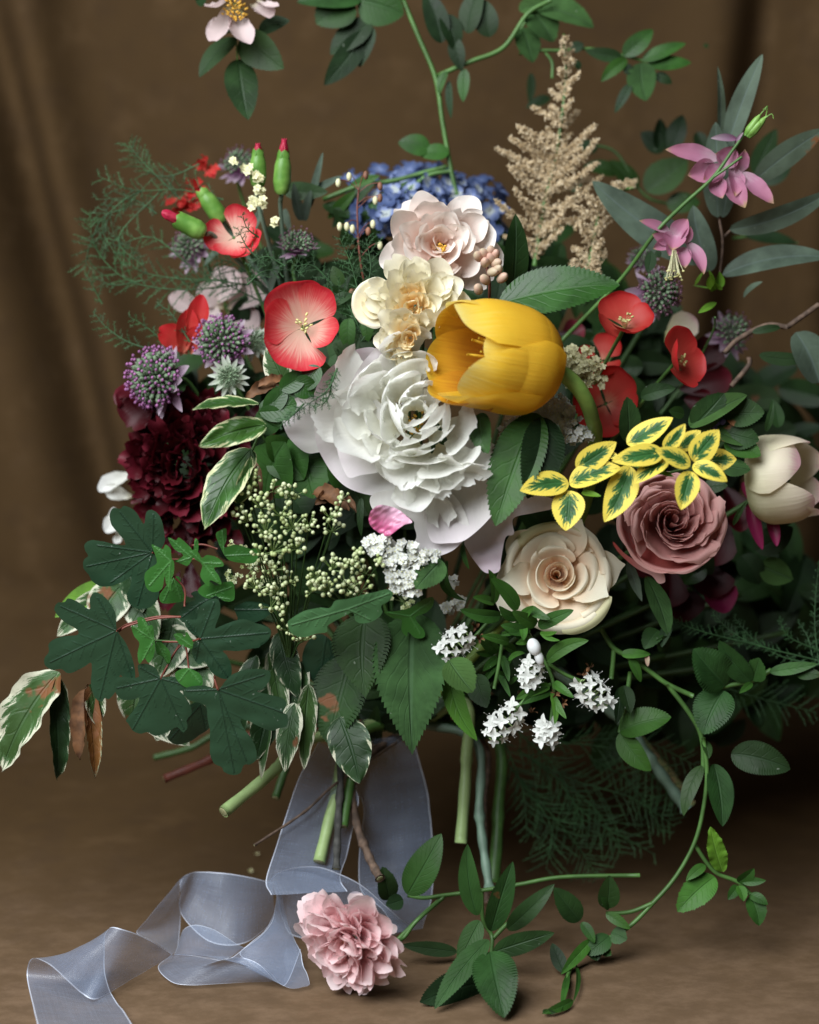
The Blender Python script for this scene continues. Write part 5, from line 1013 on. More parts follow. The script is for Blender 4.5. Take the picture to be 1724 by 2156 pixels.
t = maple('pale green lobed leaf lying level below the elder buds', 'B2', (560, 1060), [(215, 1140), (240, 1110), (310, 1070), (400, 1050), (460, 1050), (490, 1010), (560, 1000), (650, 975), (720, 960), (790, 945), (820, 970), (800, 1010), (755, 1040), (760, 1080), (720, 1120), (660, 1140), (610, 1130), (590, 1080), (540, 1100), (450, 1150), (440, 1190), (380, 1200), (310, 1220), (240, 1200)], [(240, 1150), (800, 970), (690, 1120)], .085, 'oak', (.0, .4), None, 21, None)
t = maple('green lobed leaf right of the level pale one', 'B2', (920, 1100), [(770, 1075), (840, 1070), (920, 1050), (980, 1010), (1050, 990), (1050, 1040), (1010, 1080), (950, 1110), (1000, 1180), (1000, 1220), (950, 1225), (910, 1190), (900, 1215), (870, 1180), (870, 1120), (820, 1110)], [(1040, 1010), (980, 1200), (790, 1080)], .065, 'maples', (.0, .3), None, 22, None)
t = maple('dark lobed leaf left of the big serrated one', 'B2', (180, 1150), [(-60, 1040), (60, 1020), (115, 1050), (60, 1120), (120, 1180), (100, 1240), (30, 1280), (-60, 1270)], [(100, 1060), (100, 1200)], .05, 'maple', (.0, .3), None, 23, None)
t = maple('dark blue green lobed leaf hanging in the shade under the bead clusters', 'B2', (440, 1200), [(330, 1250), (400, 1200), (480, 1260), (525, 1400), (510, 1470), (460, 1480), (440, 1500), (400, 1440), (380, 1480), (330, 1440), (300, 1340)], [(500, 1450), (400, 1470)], .03, 'maple', (.0, .2), None, 24, None)

# ------------------------------------------------------------------ leaves read one by one
def spray(name, label, mat, r, leaves, d=None, dd=.01, kind='ovate', cat='foliage', stems=(), smat='stem', sr=.0008, group=None, ser=0, teeth=0, **k):
    a = leaves[0]; c = cv(r, a[0], a[1]); dz = dome(*c) if d is None else d
    t = thing(name, label, cat, P(c[0], c[1], dz), group)
    for a in leaves:
        m = mat if len(a) < 6 or a[5] is None else a[5]; kk = dict(k)
        if len(a) > 6: kk.update(a[6])
        dl = kk.pop('dz', 0); tw = math.hypot(a[2]-a[0], a[3]-a[1])*rs(r)
        LV(t, M[m], r, *a[:5], dz+dl, dz+dl+dd, kind=kk.pop('kind', kind), ser=kk.pop('ser', ser), teeth=kk.pop('teeth', int(teeth and max(7, min(26, tw/teeth)))), **kk)
    for s in stems: tube('stem', [P(*cv(r, x, y), dz-.002) for x, y in s], sr, M[smat], t, 6)
    return t
spray('euonymus', 'yellow edged variegated euonymus sprig draped over the dusty pink rose', 'euo', 'E', [
    (330, 1110, 560, 960, 140), (450, 1005, 575, 1045, 60), (285, 1195, 5, 1240, 150), (290, 1200, 590, 1110, 150), (290, 1240, 268, 1470, 190), (640, 1100, 490, 1420, 175), (620, 970, 885, 820, 150), (920, 1000, 1045, 895, 100), (1075, 1060, 1250, 1060, 130),
    (850, 1060, 662, 1200, 120, None, {'dz': .006}), (830, 1020, 533, 1070, 135, None, {'dz': .008}), (835, 1000, 955, 855, 90, None, {'dz': .006}), (1000, 1070, 1150, 890, 150, None, {'dz': .008}), (985, 1090, 782, 1005, 120, None, {'dz': .012}), (1000, 1090, 1197, 1187, 110, None, {'dz': .012}), (990, 1130, 930, 1350, 140, None, {'dz': .012}), (1010, 1190, 1042, 1250, 40, 'lime'), (360, 1250, 472, 1272, 40, 'lime'), (780, 1120, 890, 1160, 35, 'lime')],
    .085, .006, stems=[[(285, 1240), (300, 1190), (450, 1080), (620, 1090)], [(620, 1080), (720, 1120), (840, 1140), (990, 1100)]], ser=.05, teeth=5)
spray('big_leaf', 'large dark glossy serrated leaf above the tulip, pointing right', 'gloss', 'D', [(1050, 640, 1305, 600, 112, None, {'n': (.0, .55), 'bend': .35})], .07, .01, ser=.12, teeth=7)
spray('serrated_leaf', 'paler serrated leaf tucked under the large glossy one', 'soft', 'D', [(1065, 655, 1170, 645, 70), ], .055, .0, ser=.14, teeth=6)
spray('glossy_leaf', 'dark glossy upright leaf beside the waxy pale buds', 'dark', 'D', [(1080, 610, 1085, 450, 62, None, {'n': (.5, .2)})], .03, .01)
spray('serrated_leaves', 'pair of dark serrated leaves hanging under the tulip', 'mid', 'D', [(1130, 870, 1043, 1108, 105, None, {'n': (-.3, 0), 'kind': 'ovate'}), (1010, 870, 1028, 955, 50, None, {'n': (-.5, .2)}), (1150, 880, 1110, 1050, 90, 'deep')], .075, .01, ser=.13, teeth=6)
for lab, lf in [('big dark serrated leaf hanging at the bottom centre with strong pale midrib', (870, 1290, 868, 1590, 150, 'under', {'n': (-.15, .35), 'kind': 'acum', 'bend': .5})),
                ('dark serrated leaf left of the big pale ribbed one', (770, 1290, 770, 1470, 120, 'dark', {'n': (-.2, .2), 'kind': 'acum'})),
                ('bluish shaded leaf above the ribbon', (740, 1380, 690, 1565, 115, 'dark', {'n': (-.3, .4), 'dz': -.02})),
                ('small serrated leaf under the open elder florets', (930, 1180, 875, 1240, 62, 'soft', {'n': (0, .6), 'dz': .03})),
                ('small serrated leaf hanging below the first hebe spike', (945, 1390, 995, 1458, 66, 'soft', {'n': (0, .5), 'dz': .02})),
                ('narrow fresh leaf trailing right of the ribbed one', (945, 1400, 1005, 1560, 44, 'fresh', {'n': (.1, .3), 'side': .1})),
                ('shaded leaf behind the trailing narrow one', (900, 1330, 925, 1420, 60, 'mid', {'n': (.1, .3)})),
                ('dark leaf at the right of the ribbon top', (1000, 1420, 1025, 1490, 50, 'dark', {}))]:
    spray('serrated_leaf', lab, 'dark', 'D', [lf], .05, .008, ser=.12, teeth=6)
spray('strap_leaves', 'curving strap leaves under the white peony tail', 'mid', 'B2', [(1130, 780, 1240, 1010, 60, None, {'side': .25}), (1220, 690, 1260, 830, 30), (1050, 800, 1150, 960, 60, 'dark'), (640, 420, 640, 640, 40, 'dark')], .06, .0, kind='strap')

t = spray('variegated_sprig', 'cream and green variegated sprig left of the white peony with crinkled leaves', 'var', 'D', [
    (545, 850, 405, 862, 44, 'var', {'n': (0, 1.3), 'dz': .015, 'kind': 'lance'}), (560, 895, 418, 940, 62, None, {'dz': .012, 'bend': .2, 'bump': .12}), (530, 945, 430, 1115, 92, None, {'n': (-.4, .3), 'bump': .05}), (500, 1060, 528, 960, 40, None, {'n': (.5, 0)})], .07, .01, ruf=.06, fold=.15, stems=[[(555, 890), (530, 950), (500, 1010)]], nu=15, nv=34)
spray('round_leaves', 'rounded glossy green leaves between the variegated sprig and the white peony', 'gloss', 'D', [(545, 865, 625, 850, 60), (590, 900, 540, 870, 66), (620, 800, 660, 830, 50), (590, 820, 640, 790, 44), (670, 770, 640, 820, 50), (560, 870, 600, 820, 44)], .07, .0, kind='round')
spray('fresh_leaves', 'green leaves with yellow veins behind the elder buds', 'mid', 'D', [(560, 1040, 600, 930, 130, None, {'n': (-.2, .4)}), (640, 960, 660, 1050, 100, 'mid', {'n': (0, .4)}), (590, 940, 640, 1010, 100), (740, 1000, 690, 960, 90), (470, 1050, 500, 960, 60), (600, 960, 560, 920, 60)], .03, .01, ser=.02, teeth=8)
spray('withered_leaf', 'curled brown withered leaf beside the masterworts', 'dry', 'D', [(580, 800, 515, 835, 36), (530, 970, 545, 1060, 26), (660, 1035, 735, 1070, 44), (560, 1060, 590, 1020, 24), (600, 800, 540, 812, 24), (690, 1040, 665, 1060, 30), (720, 1050, 750, 1075, 20)], .045, .01, ruf=.2, curl=.8, cup=.8)
spray('pale_leaf', 'pale cream edged leaf under the big coral blossom', 'varw', 'D', [(600, 810, 562, 730, 60, None, {'n': (-.4, .2)})], .045, .0)
spray('small_leaves', 'small dark leaves between the coral blossom and the cream roses', 'dark', 'D', [(735, 670, 738, 740, 36, 'mid'), (775, 660, 775, 720, 34, 'mid'), (700, 640, 745, 620, 30), (740, 760, 700, 720, 36), (720, 600, 700, 560, 30), (690, 820, 730, 780, 40), (650, 760, 700, 780, 30)], .03, .0, kind='ovate')

# hanging variegated leaves at the lower left
spray('variegated_leaf', 'wilted white edged leaf hanging at the far left edge', 'varw', 'D', [(125, 1415, 5, 1625, 110, None, {'n': (-.4, .2), 'cup': .5, 'bend': .6}), (120, 1425, 132, 1655, 55, 'vark', {'n': (.6, .1), 'cup': 1.0, 'curl': .8})], .03, .0, ruf=.12, nu=17, nv=36, kind='ovate')
spray('variegated_leaf', 'withered leaf with brown tip hanging right of the far left one', 'crisp', 'D', [(185, 1440, 200, 1640, 44, None, {'n': (.4, 0), 'cup': 1.1}), (180, 1450, 168, 1600, 50, 'dry', {'n': (-.5, 0), 'cup': .9}), (190, 1440, 205, 1530, 50, 'varw', {'n': (.3, .1), 'cup': .8, 'dz': .003})], .03, .0, ruf=.1)
spray('variegated_sprig', 'cream edged sprig behind the upper maple leaves at the left edge', 'varw', 'D', [(230, 1230, 115, 1300, 50, 'lime'), (240, 1250, 120, 1340, 60, 'varw'), (250, 1230, 210, 1150, 50, 'lime'), (260, 1230, 200, 1330, 90), (280, 1240, 330, 1350, 80), (270, 1210, 300, 1290, 60, 'vark'), (370, 1300, 330, 1430, 90), (350, 1330, 440, 1400, 80), (390, 1380, 420, 1500, 90), (300, 1430, 280, 1530, 80), (360, 1480, 330, 1560, 70), (300, 1500, 400, 1570, 60)], .0, .01)
spray('variegated_foliage', 'hanging dark leaves with cream edges above the ribbon', 'vark', 'D', [(715, 1510, 757, 1650, 90, None, {'n': (-.1, .3), 'dz': .02}), (620, 1480, 600, 1625, 60, 'varw', {'dz': .02}), (650, 1440, 640, 1620, 50, 'varw', {'dz': .015, 'n': (.5, 0)}), (580, 1440, 540, 1600, 70, 'vark'), (560, 1400, 550, 1640, 44, 'varw', {'cup': .8}), (610, 1390, 640, 1560, 50, 'vark'), (590, 1330, 630, 1470, 60, 'vark'), (570, 1370, 600, 1540, 50, 'varw', {'cup': .8}), (640, 1390, 650, 1520, 40, 'varw'), (680, 1440, 690, 1540, 60, 'vark'), (540, 1380, 510, 1560, 50, 'vark')], .02, .01, ruf=.06)

# mint-like leaves at the right
spray('mint_leaves', 'soft grey green mint leaves behind the yellow variegated sprig', 'soft', 'E', [
    (630, 960, 620, 700, 150, None, {'n': (.5, .2)}), (980, 870, 1310, 690, 150, 'soft', {'n': (.3, .9), 'fold': .5}), (1000, 870, 1180, 680, 160, 'dark'), (1180, 800, 1410, 790, 170, 'dark'), (1130, 900, 1290, 980, 130, 'soft', {'n': (0, .8)}), (1180, 900, 1380, 950, 150, 'dark'), (1180, 960, 1390, 1040, 140, 'mid'), (1170, 1100, 1330, 1120, 110, 'soft'), (700, 700, 900, 650, 90, 'dark'), (950, 800, 860, 780, 70, 'dark'), (1420, 900, 1460, 730, 40, 'dark'), (1050, 1230, 1200, 1210, 90, 'dark'), (1230, 1440, 1310, 1300, 30, 'dark')], .03, .005, ser=.13, teeth=5)
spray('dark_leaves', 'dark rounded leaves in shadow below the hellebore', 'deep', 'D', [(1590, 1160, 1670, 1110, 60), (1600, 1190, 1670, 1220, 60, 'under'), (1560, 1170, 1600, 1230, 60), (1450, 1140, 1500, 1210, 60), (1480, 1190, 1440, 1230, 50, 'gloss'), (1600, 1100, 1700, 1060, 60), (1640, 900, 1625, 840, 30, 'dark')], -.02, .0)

# willow-like grey leaves
spray('grey_foliage', 'long narrow grey green leaves fanning out at the right edge', 'grey', 'C', [
    (1180, 900, 1400, 310, 130, None, {'n': (-.3, .1)}), (1140, 880, 1140, 380, 60, None, {'n': (.5, 0)}), (1140, 1250, 1130, 700, 170, None, {'n': (0, .3)}), (1170, 1250, 1230, 900, 100), (1350, 1040, 1760, 740, 150, None, {'n': (.2, -.2)}), (1210, 1320, 1800, 1090, 130, None, {'n': (0, -.3)}), (1170, 1580, 1790, 1480, 170, None, {'n': (-.1, .6)}), (1080, 1500, 420, 1040, 220, None, {'n': (-.5, .3)}), (1100, 1560, 1000, 1180, 160), (1290, 1710, 1400, 1620, 50, None, {'n': (0, .7)})], -.02, .012, kind='will', stems=[[(1150, 1250), (1170, 1400), (1150, 1600)], [(1240, 1300), (1180, 1360)]], smat='bark', nv=30)
spray('grey_foliage', 'grey rounded leaves on a pale bark twig at the right edge', 'grey', 'E', [(1590, 330, 1724, 620, 230, None, {'n': (.2, .3)}), (1380, 460, 1640, 480, 80, 'deep'), (1500, 300, 1340, 330, 50, 'deep')], .0, .0, kind='round', stems=[[(1724, 170), (1640, 230), (1540, 300)], [(1540, 300), (1420, 290), (1260, 370), (1180, 450)], [(1320, 470), (1320, 520), (1220, 640)]], smat='bark', sr=.0016)

# rose branch arching over the top
spray('rose_branch', 'green rose branch arching up out of the picture above the bouquet', 'rose', 'D', [
    (745, 5, 665, 50, 90, 'dark', {'dz': 0}), (755, 0, 850, 30, 90, 'rose'), (760, 0, 625, 5, 60), (780, 45, 695, 115, 60, 'deep'), (775, 60, 682, 180, 52, 'deep', {'kind': 'lance'}), (780, 55, 757, 142, 44, 'deep'), (930, 90, 893, -20, 50, 'deep'), (935, 30, 960, 110, 46, 'deep'), (955, 80, 972, 150, 34, 'deep'), (978, 145, 975, 215, 26, 'mid'), (945, 170, 950, 250, 16, 'deep'), (940, 150, 925, 200, 20, 'mid'), (985, 70, 1015, -30, 50, 'deep'), (1030, 78, 1020, 0, 50, 'deep'),
    (905, 315, 838, 300, 46, 'mid'), (945, 320, 880, 325, 40, 'mid')], -.05, .0, ser=.08, teeth=6,
    stems=[[(845, -10), (880, 75), (917, 165), (932, 260), (950, 360), (962, 410)], [(920, 160), (990, 130), (1060, 100), (1110, 30), (1160, 0)], [(755, 0), (765, 30), (780, 50)], [(950, 360), (900, 370), (850, 410)], [(940, 350), (830, 380), (760, 390), (680, 420)]], sr=.0015, smat='stem')
spray('rose_branch', 'sprig of rounded green leaves at the top right of the arching branch', 'rose', 'C', [
    (100, 40, 430, 160, 180, 'soft', {'n': (.1, .5)}), (60, 50, 200, 240, 190, 'soft', {'n': (0, .4)}), (20, 160, 80, 360, 150, 'soft'), (0, 60, 150, 10, 100, 'soft'), (600, 320, 770, 170, 110, 'mid'), (710, 350, 960, 250, 90, 'mid'), (740, 370, 990, 360, 100, 'mid'), (620, 340, 470, 470, 75, 'mid'), (700, 360, 730, 580, 165, 'soft', {'n': (-.2, .4)}), (640, 480, 550, 650, 60, 'deep'), (780, 430, 880, 480, 60, 'deep'), (590, 330, 380, 290, 80, 'dark'), (300, 290, 370, 250, 70, 'deep'), (320, 350, 350, 400, 50, 'deep'), (600, 390, 660, 410, 60, 'deep')],
    -.06, .0, ser=.08, teeth=6, stems=[[(0, 310), (120, 290), (240, 290), (420, 280), (600, 320), (720, 350)], [(150, 300), (190, 360), (190, 450)], [(-80, 250), (20, 150), (60, 30)]], sr=.001)
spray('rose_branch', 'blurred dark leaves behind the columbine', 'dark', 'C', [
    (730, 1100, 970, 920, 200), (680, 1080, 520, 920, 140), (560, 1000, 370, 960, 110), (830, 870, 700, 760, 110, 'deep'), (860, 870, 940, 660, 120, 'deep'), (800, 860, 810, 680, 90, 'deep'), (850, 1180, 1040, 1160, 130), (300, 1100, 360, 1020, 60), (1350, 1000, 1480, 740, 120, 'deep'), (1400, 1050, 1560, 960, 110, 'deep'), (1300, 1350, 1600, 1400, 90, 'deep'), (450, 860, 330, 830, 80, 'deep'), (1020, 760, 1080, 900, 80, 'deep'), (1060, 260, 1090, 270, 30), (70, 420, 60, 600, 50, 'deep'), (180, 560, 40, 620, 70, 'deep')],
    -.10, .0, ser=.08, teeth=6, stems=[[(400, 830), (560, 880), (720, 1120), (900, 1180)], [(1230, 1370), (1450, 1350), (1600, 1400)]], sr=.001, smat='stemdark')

# rose leaves at the lower right
spray('rose_spray', 'long trailing rose shoot curving down on the right with yellowish young leaves', 'rose', 'Z', [
    (1170, 850, 1100, 590, 110, 'lime', {'n': (.2, .1), 'ruf': .08}), (1125, 880, 910, 1080, 160, 'fresh', {'n': (-.2, .4)}), (1070, 810, 960, 900, 60, 'fresh'), (1260, 910, 1350, 830, 80, 'mid'), (1275, 900, 1420, 900, 50, 'mid'), (1260, 930, 1200, 1010, 60, 'mid'), (1260, 930, 1290, 1020, 60, 'fresh'), (1325, 980, 1430, 1040, 60, 'mid'), (1330, 990, 1380, 1160, 110, 'mid'),
    (360, 1140, 435, 1260, 60, 'mid'), (420, 1240, 240, 1440, 70, 'fresh'), (520, 1220, 390, 1330, 110), (530, 1200, 620, 1240, 100), (500, 1090, 640, 1180, 60, 'mid'), (520, 1060, 470, 1000, 60), (350, 1130, 200, 940, 130, 'dark'), (505, 1060, 520, 870, 120, 'dark'), (480, 1280, 530, 1330, 60, 'mid'), (430, 1300, 450, 1360, 80, 'dark'), (280, 1440, 240, 1650, 40, 'mid'), (325, 1380, 310, 1600, 30, 'mid'), (310, 1590, 130, 1665, 50, 'mid'), (260, 1430, 190, 1260, 80, 'deep')],
    .03, .005, ser=.13, teeth=5, stems=[[(1060, 80), (1080, 260), (1060, 480), (1010, 680), (900, 880), (760, 1040), (640, 1160), (520, 1230), (400, 1280)], [(1015, 700), (1080, 800), (1140, 860), (1260, 910), (1330, 980)], [(770, 1030), (640, 1080), (500, 1090)], [(420, 1240), (300, 1400), (270, 1500)]], sr=.0013)
spray('rose_spray', 'serrated dark rose leaves on an arching stem right of the hebe', 'rose', 'R', [
    (1185, 780, 1000, 570, 230, 'rose', {'n': (-.2, .5)}), (1180, 810, 1060, 1060, 220, 'rose', {'n': (-.3, .5)}), (1330, 755, 1150, 520, 130), (1340, 750, 1380, 620, 130, 'rose'), (1340, 765, 1265, 825, 40, 'mid'), (1440, 700, 1715, 655, 70, 'mid'), (1590, 700, 1740, 720, 80, 'dark'), (580, 1040, 875, 960, 170, 'mid', {'n': (.1, .7)}), (580, 1050, 760, 1270, 130, 'mid', {'n': (-.3, .2)}), (800, 460, 720, 570, 110, 'dark', {'n': (-.2, .5)}), (860, 560, 790, 520, 100, 'dark'), (1050, 1240, 945, 1530, 90, 'dark', {'n': (-.5, 0)}), (1120, 1230, 1170, 1590, 150, 'rose', {'n': (.2, .3)}), (1220, 1170, 1560, 1260, 180, 'deep'), (1060, 1090, 1090, 1200, 60, 'dark'), (870, 420, 820, 560, 60, 'deep'), (600, 780, 640, 940, 90, 'deep'), (580, 790, 560, 1000, 70, 'deep')],
    .025, .008, ser=.13, teeth=5, stems=[[(470, 450), (540, 560), (620, 610), (740, 690), (850, 770), (1000, 840)], [(545, 570), (540, 640), (530, 740)], [(850, 770), (980, 940), (1050, 1080), (1060, 1280)], [(1060, 810), (1200, 780), (1340, 750), (1450, 690)], [(580, 1050), (610, 900), (640, 700)]], sr=.0015)
spray('stipule', 'pale green leafy bract at the fork of the arching stem', 'lime', 'R', [(590, 600, 755, 600, 60, 'fresh'), (640, 620, 700, 760, 60, 'mid'), (735, 600, 740, 670, 28, 'budpale')], .03, .0, kind='strap')
# rose foliage lying round the fallen pink rose
spray('rose_spray', 'rose stem with large serrated leaves lying on the cloth right of the pink rose', 'rose', 'Q', [
    (905, 980, 1100, 630, 180, 'rose', {'n': (-.2, .3), 'dz': .02}), (800, 1010, 760, 820, 120, 'deep'), (1305, 1100, 1250, 690, 120, 'rose', {'n': (-.2, .1), 'dz': .03}), (1385, 1190, 1510, 790, 140, 'rose', {'n': (.3, .2), 'dz': .03}), (1320, 1130, 1195, 1370, 120, 'rose', {'dz': .03}), (1370, 1240, 1060, 1640, 130, 'rose', {'n': (-.3, .5), 'dz': .045}), (1380, 1310, 1460, 1690, 240, 'rose', {'n': (0, .4), 'dz': .05}), (1330, 1490, 975, 1600, 190, 'deep', {'dz': .035}), (1400, 1310, 1750, 1200, 120, 'dark', {'dz': .03}), (1480, 1180, 1750, 920, 110, 'dark'), (1190, 1310, 870, 1270, 80, 'deep', {'dz': .01}), (880, 1010, 780, 1040, 90, 'deep'), (1680, 1650, 1760, 1660, 30, 'dark', {'dz': .04})],
    .02, .006, ser=.13, teeth=5, stems=[[(850, 1240), (980, 1110), (1120, 985)], [(905, 985), (1000, 1000), (1120, 985), (1350, 955), (1560, 920), (1800, 880), (2240, 870)], [(1330, 950), (1340, 1130), (1390, 1220), (1385, 1340)], [(1390, 1240), (1500, 1130), (1700, 980)]], sr=.0013)

# ------------------------------------------------------------------ asparagus fern
def fern(label, fronds, d, seed, nl=.0042, dens=1.0, mat='fern', r='D', group=None, sub=.0):
    x, y = cv(r, *fronds[0][0][0]); t = thing('asparagus_fern', label, 'foliage', P(x, y, d), group); rr = random.Random(seed)
    for pts, wid in fronds:
        q = [cv(r, *p) for p in pts]; ln = spl(q, 60) if len(q) > 2 else np.linspace(q[0], q[1], 60); dd = rr.uniform(-.01, .01)
        seg = np.linalg.norm(np.diff(ln, axis=0), axis=1).sum(); pts3 = [P(a, b, d+dd*s/60) for s, (a, b) in enumerate(ln)]
        tube('stem', pts3[::6]+[pts3[-1]], [.0006, .0002], M[mat], t, 4)
        nb = max(3, int(seg/9*dens)); ww = wid*rs(r)
        for k in range(nb):
            s = (k+rr.random())/nb; i = min(58, int(s*59)); p = pts3[i]; tv = unit(pts3[i+1]-pts3[i]); sd = unit(np.cross(tv, NV))*(1 if k % 2 else -1)
            L = ww*K*math.sin(math.pi*(.12+.80*s))**.7*rr.uniform(.5, 1.05); v = unit(tv*.75+sd*.9+NV*rr.uniform(-.5, .5)); e = p+v*L; A = Acc()
            A.add(*tubeg([p, (p+e)/2+tv*L*.06, e], [.00022, .00012], 3, 5)[:2]); m = max(4, int(L/.0011))
            for j in range(m):
                f = (j+.5)/m; c = p+(e-p)*f+tv*L*.06*4*f*(1-f)*.5
                for z in range(3):
                    w = unit(v*.8+np.array([rr.gauss(0, .8) for _ in range(3)])); l = nl*rr.uniform(.5, 1)*(1-.4*f); h = unit(np.cross(w, NV))*.00016
                    A.add([c-h, c+h, c+w*l, c+w*l*.98], [[0, 1, 2, 3]])
            A.out('branchlet', M[mat], t)
fern('wispy asparagus fern reaching out left against the brown cloth', [([(420, 345), (360, 370), (310, 360), (262, 300)], 60), ([(470, 420), (380, 400), (280, 400), (205, 370)], 60), ([(260, 440), (215, 460), (185, 530), (178, 580)], 60), ([(500, 600), (380, 610), (270, 590), (200, 520), (190, 440)], 62), ([(300, 400), (250, 430), (215, 480), (260, 560)], 50), ([(480, 590), (360, 585), (280, 560), (240, 480)], 50), ([(330, 450), (280, 420), (200, 420)], 40), ([(215, 640), (180, 575)], 30), ([(340, 400), (250, 500), (300, 560)], 40), ([(400, 560), (320, 500), (240, 520)], 46), ([(300, 590), (240, 600), (190, 580)], 34), ([(380, 420), (300, 340), (270, 300)], 40)], -.03, 3, .0036, .8)
fern('asparagus fern tip left of the large masterwort', [([(330, 740), (270, 720), (225, 690), (195, 655)], 34), ([(345, 720), (310, 690), (270, 665)], 26), ([(400, 720), (360, 660), (330, 640)], 26)], -.01, 4, .0035)
fern('fine asparagus fern twig lying over the white peony guard petals', [([(710, 775), (690, 820), (650, 850), (600, 885)], 30), ([(640, 850), (610, 880), (590, 895)], 22), ([(700, 790), (690, 840), (660, 860)], 20)], .09, 5, .0038, 1.3)
fern('asparagus fern tuft between the buds and the cream roses', [([(760, 640), (740, 560), (715, 500)], 50), ([(770, 620), (780, 560), (770, 500)], 50), ([(700, 600), (660, 560), (620, 560)], 36), ([(760, 700), (730, 640), (680, 600)], 50), ([(760, 720), (800, 660), (800, 600)], 40), ([(700, 700), (740, 700), (790, 660)], 36), ([(520, 600), (560, 570), (640, 570)], 36), ([(760, 780), (720, 760), (700, 800)], 30)], .03, 6, .0038, 1.2)
fern('dark fern wisp crossing the small coral blossom', [([(560, 560), (520, 520), (500, 480)], 26), ([(545, 500), (520, 480), (510, 450)], 20), ([(600, 560), (560, 540), (520, 560)], 24)], .03, 7, .0034, 1.2)
fern('soft blurred fern below the small coral blossom', [([(560, 640), (480, 600), (400, 560)], 60), ([(520, 600), (440, 590), (380, 600)], 60), ([(560, 620), (500, 560), (440, 540)], 60)], -.02, 8, .004, 1.0)
fern('fern fronds curving up at the right edge under the hellebore', [([(1720, 1390), (1600, 1360), (1540, 1330), (1500, 1290)], 24), ([(1720, 1400), (1640, 1380), (1580, 1340), (1545, 1300)], 22), ([(1724, 1370), (1660, 1340), (1640, 1300)], 18), ([(1710, 1380), (1700, 1340), (1680, 1310)], 16), ([(1600, 1360), (1480, 1330), (1400, 1300)], 24), ([(1724, 1400), (1715, 1300), (1724, 1180)], 16)], .0, 9, .0028, 1.4)
fern('dark mass of fern hanging right of the cut stems', [([(1090, 1580), (1200, 1640), (1330, 1680), (1420, 1740)], 110), ([(1080, 1620), (1130, 1700), (1180, 1800)], 90), ([(1120, 1600), (1250, 1700), (1310, 1800)], 100), ([(1150, 1560), (1300, 1580), (1380, 1640), (1430, 1700)], 90), ([(1100, 1650), (1160, 1740), (1150, 1830)], 90), ([(1060, 1560), (1100, 1660), (1110, 1760)], 70), ([(1200, 1560), (1350, 1560), (1480, 1620)], 80), ([(1090, 1540), (1170, 1620), (1240, 1760)], 90), ([(1500, 1440), (1600, 1470), (1720, 1500)], 70), ([(1180, 1650), (1240, 1720), (1380, 1800)], 80), ([(1060, 1600), (1200, 1760), (1260, 1850)], 80), ([(1250, 1600), (1330, 1650), (1400, 1760)], 70)], -.05, 10, .0032, .95)

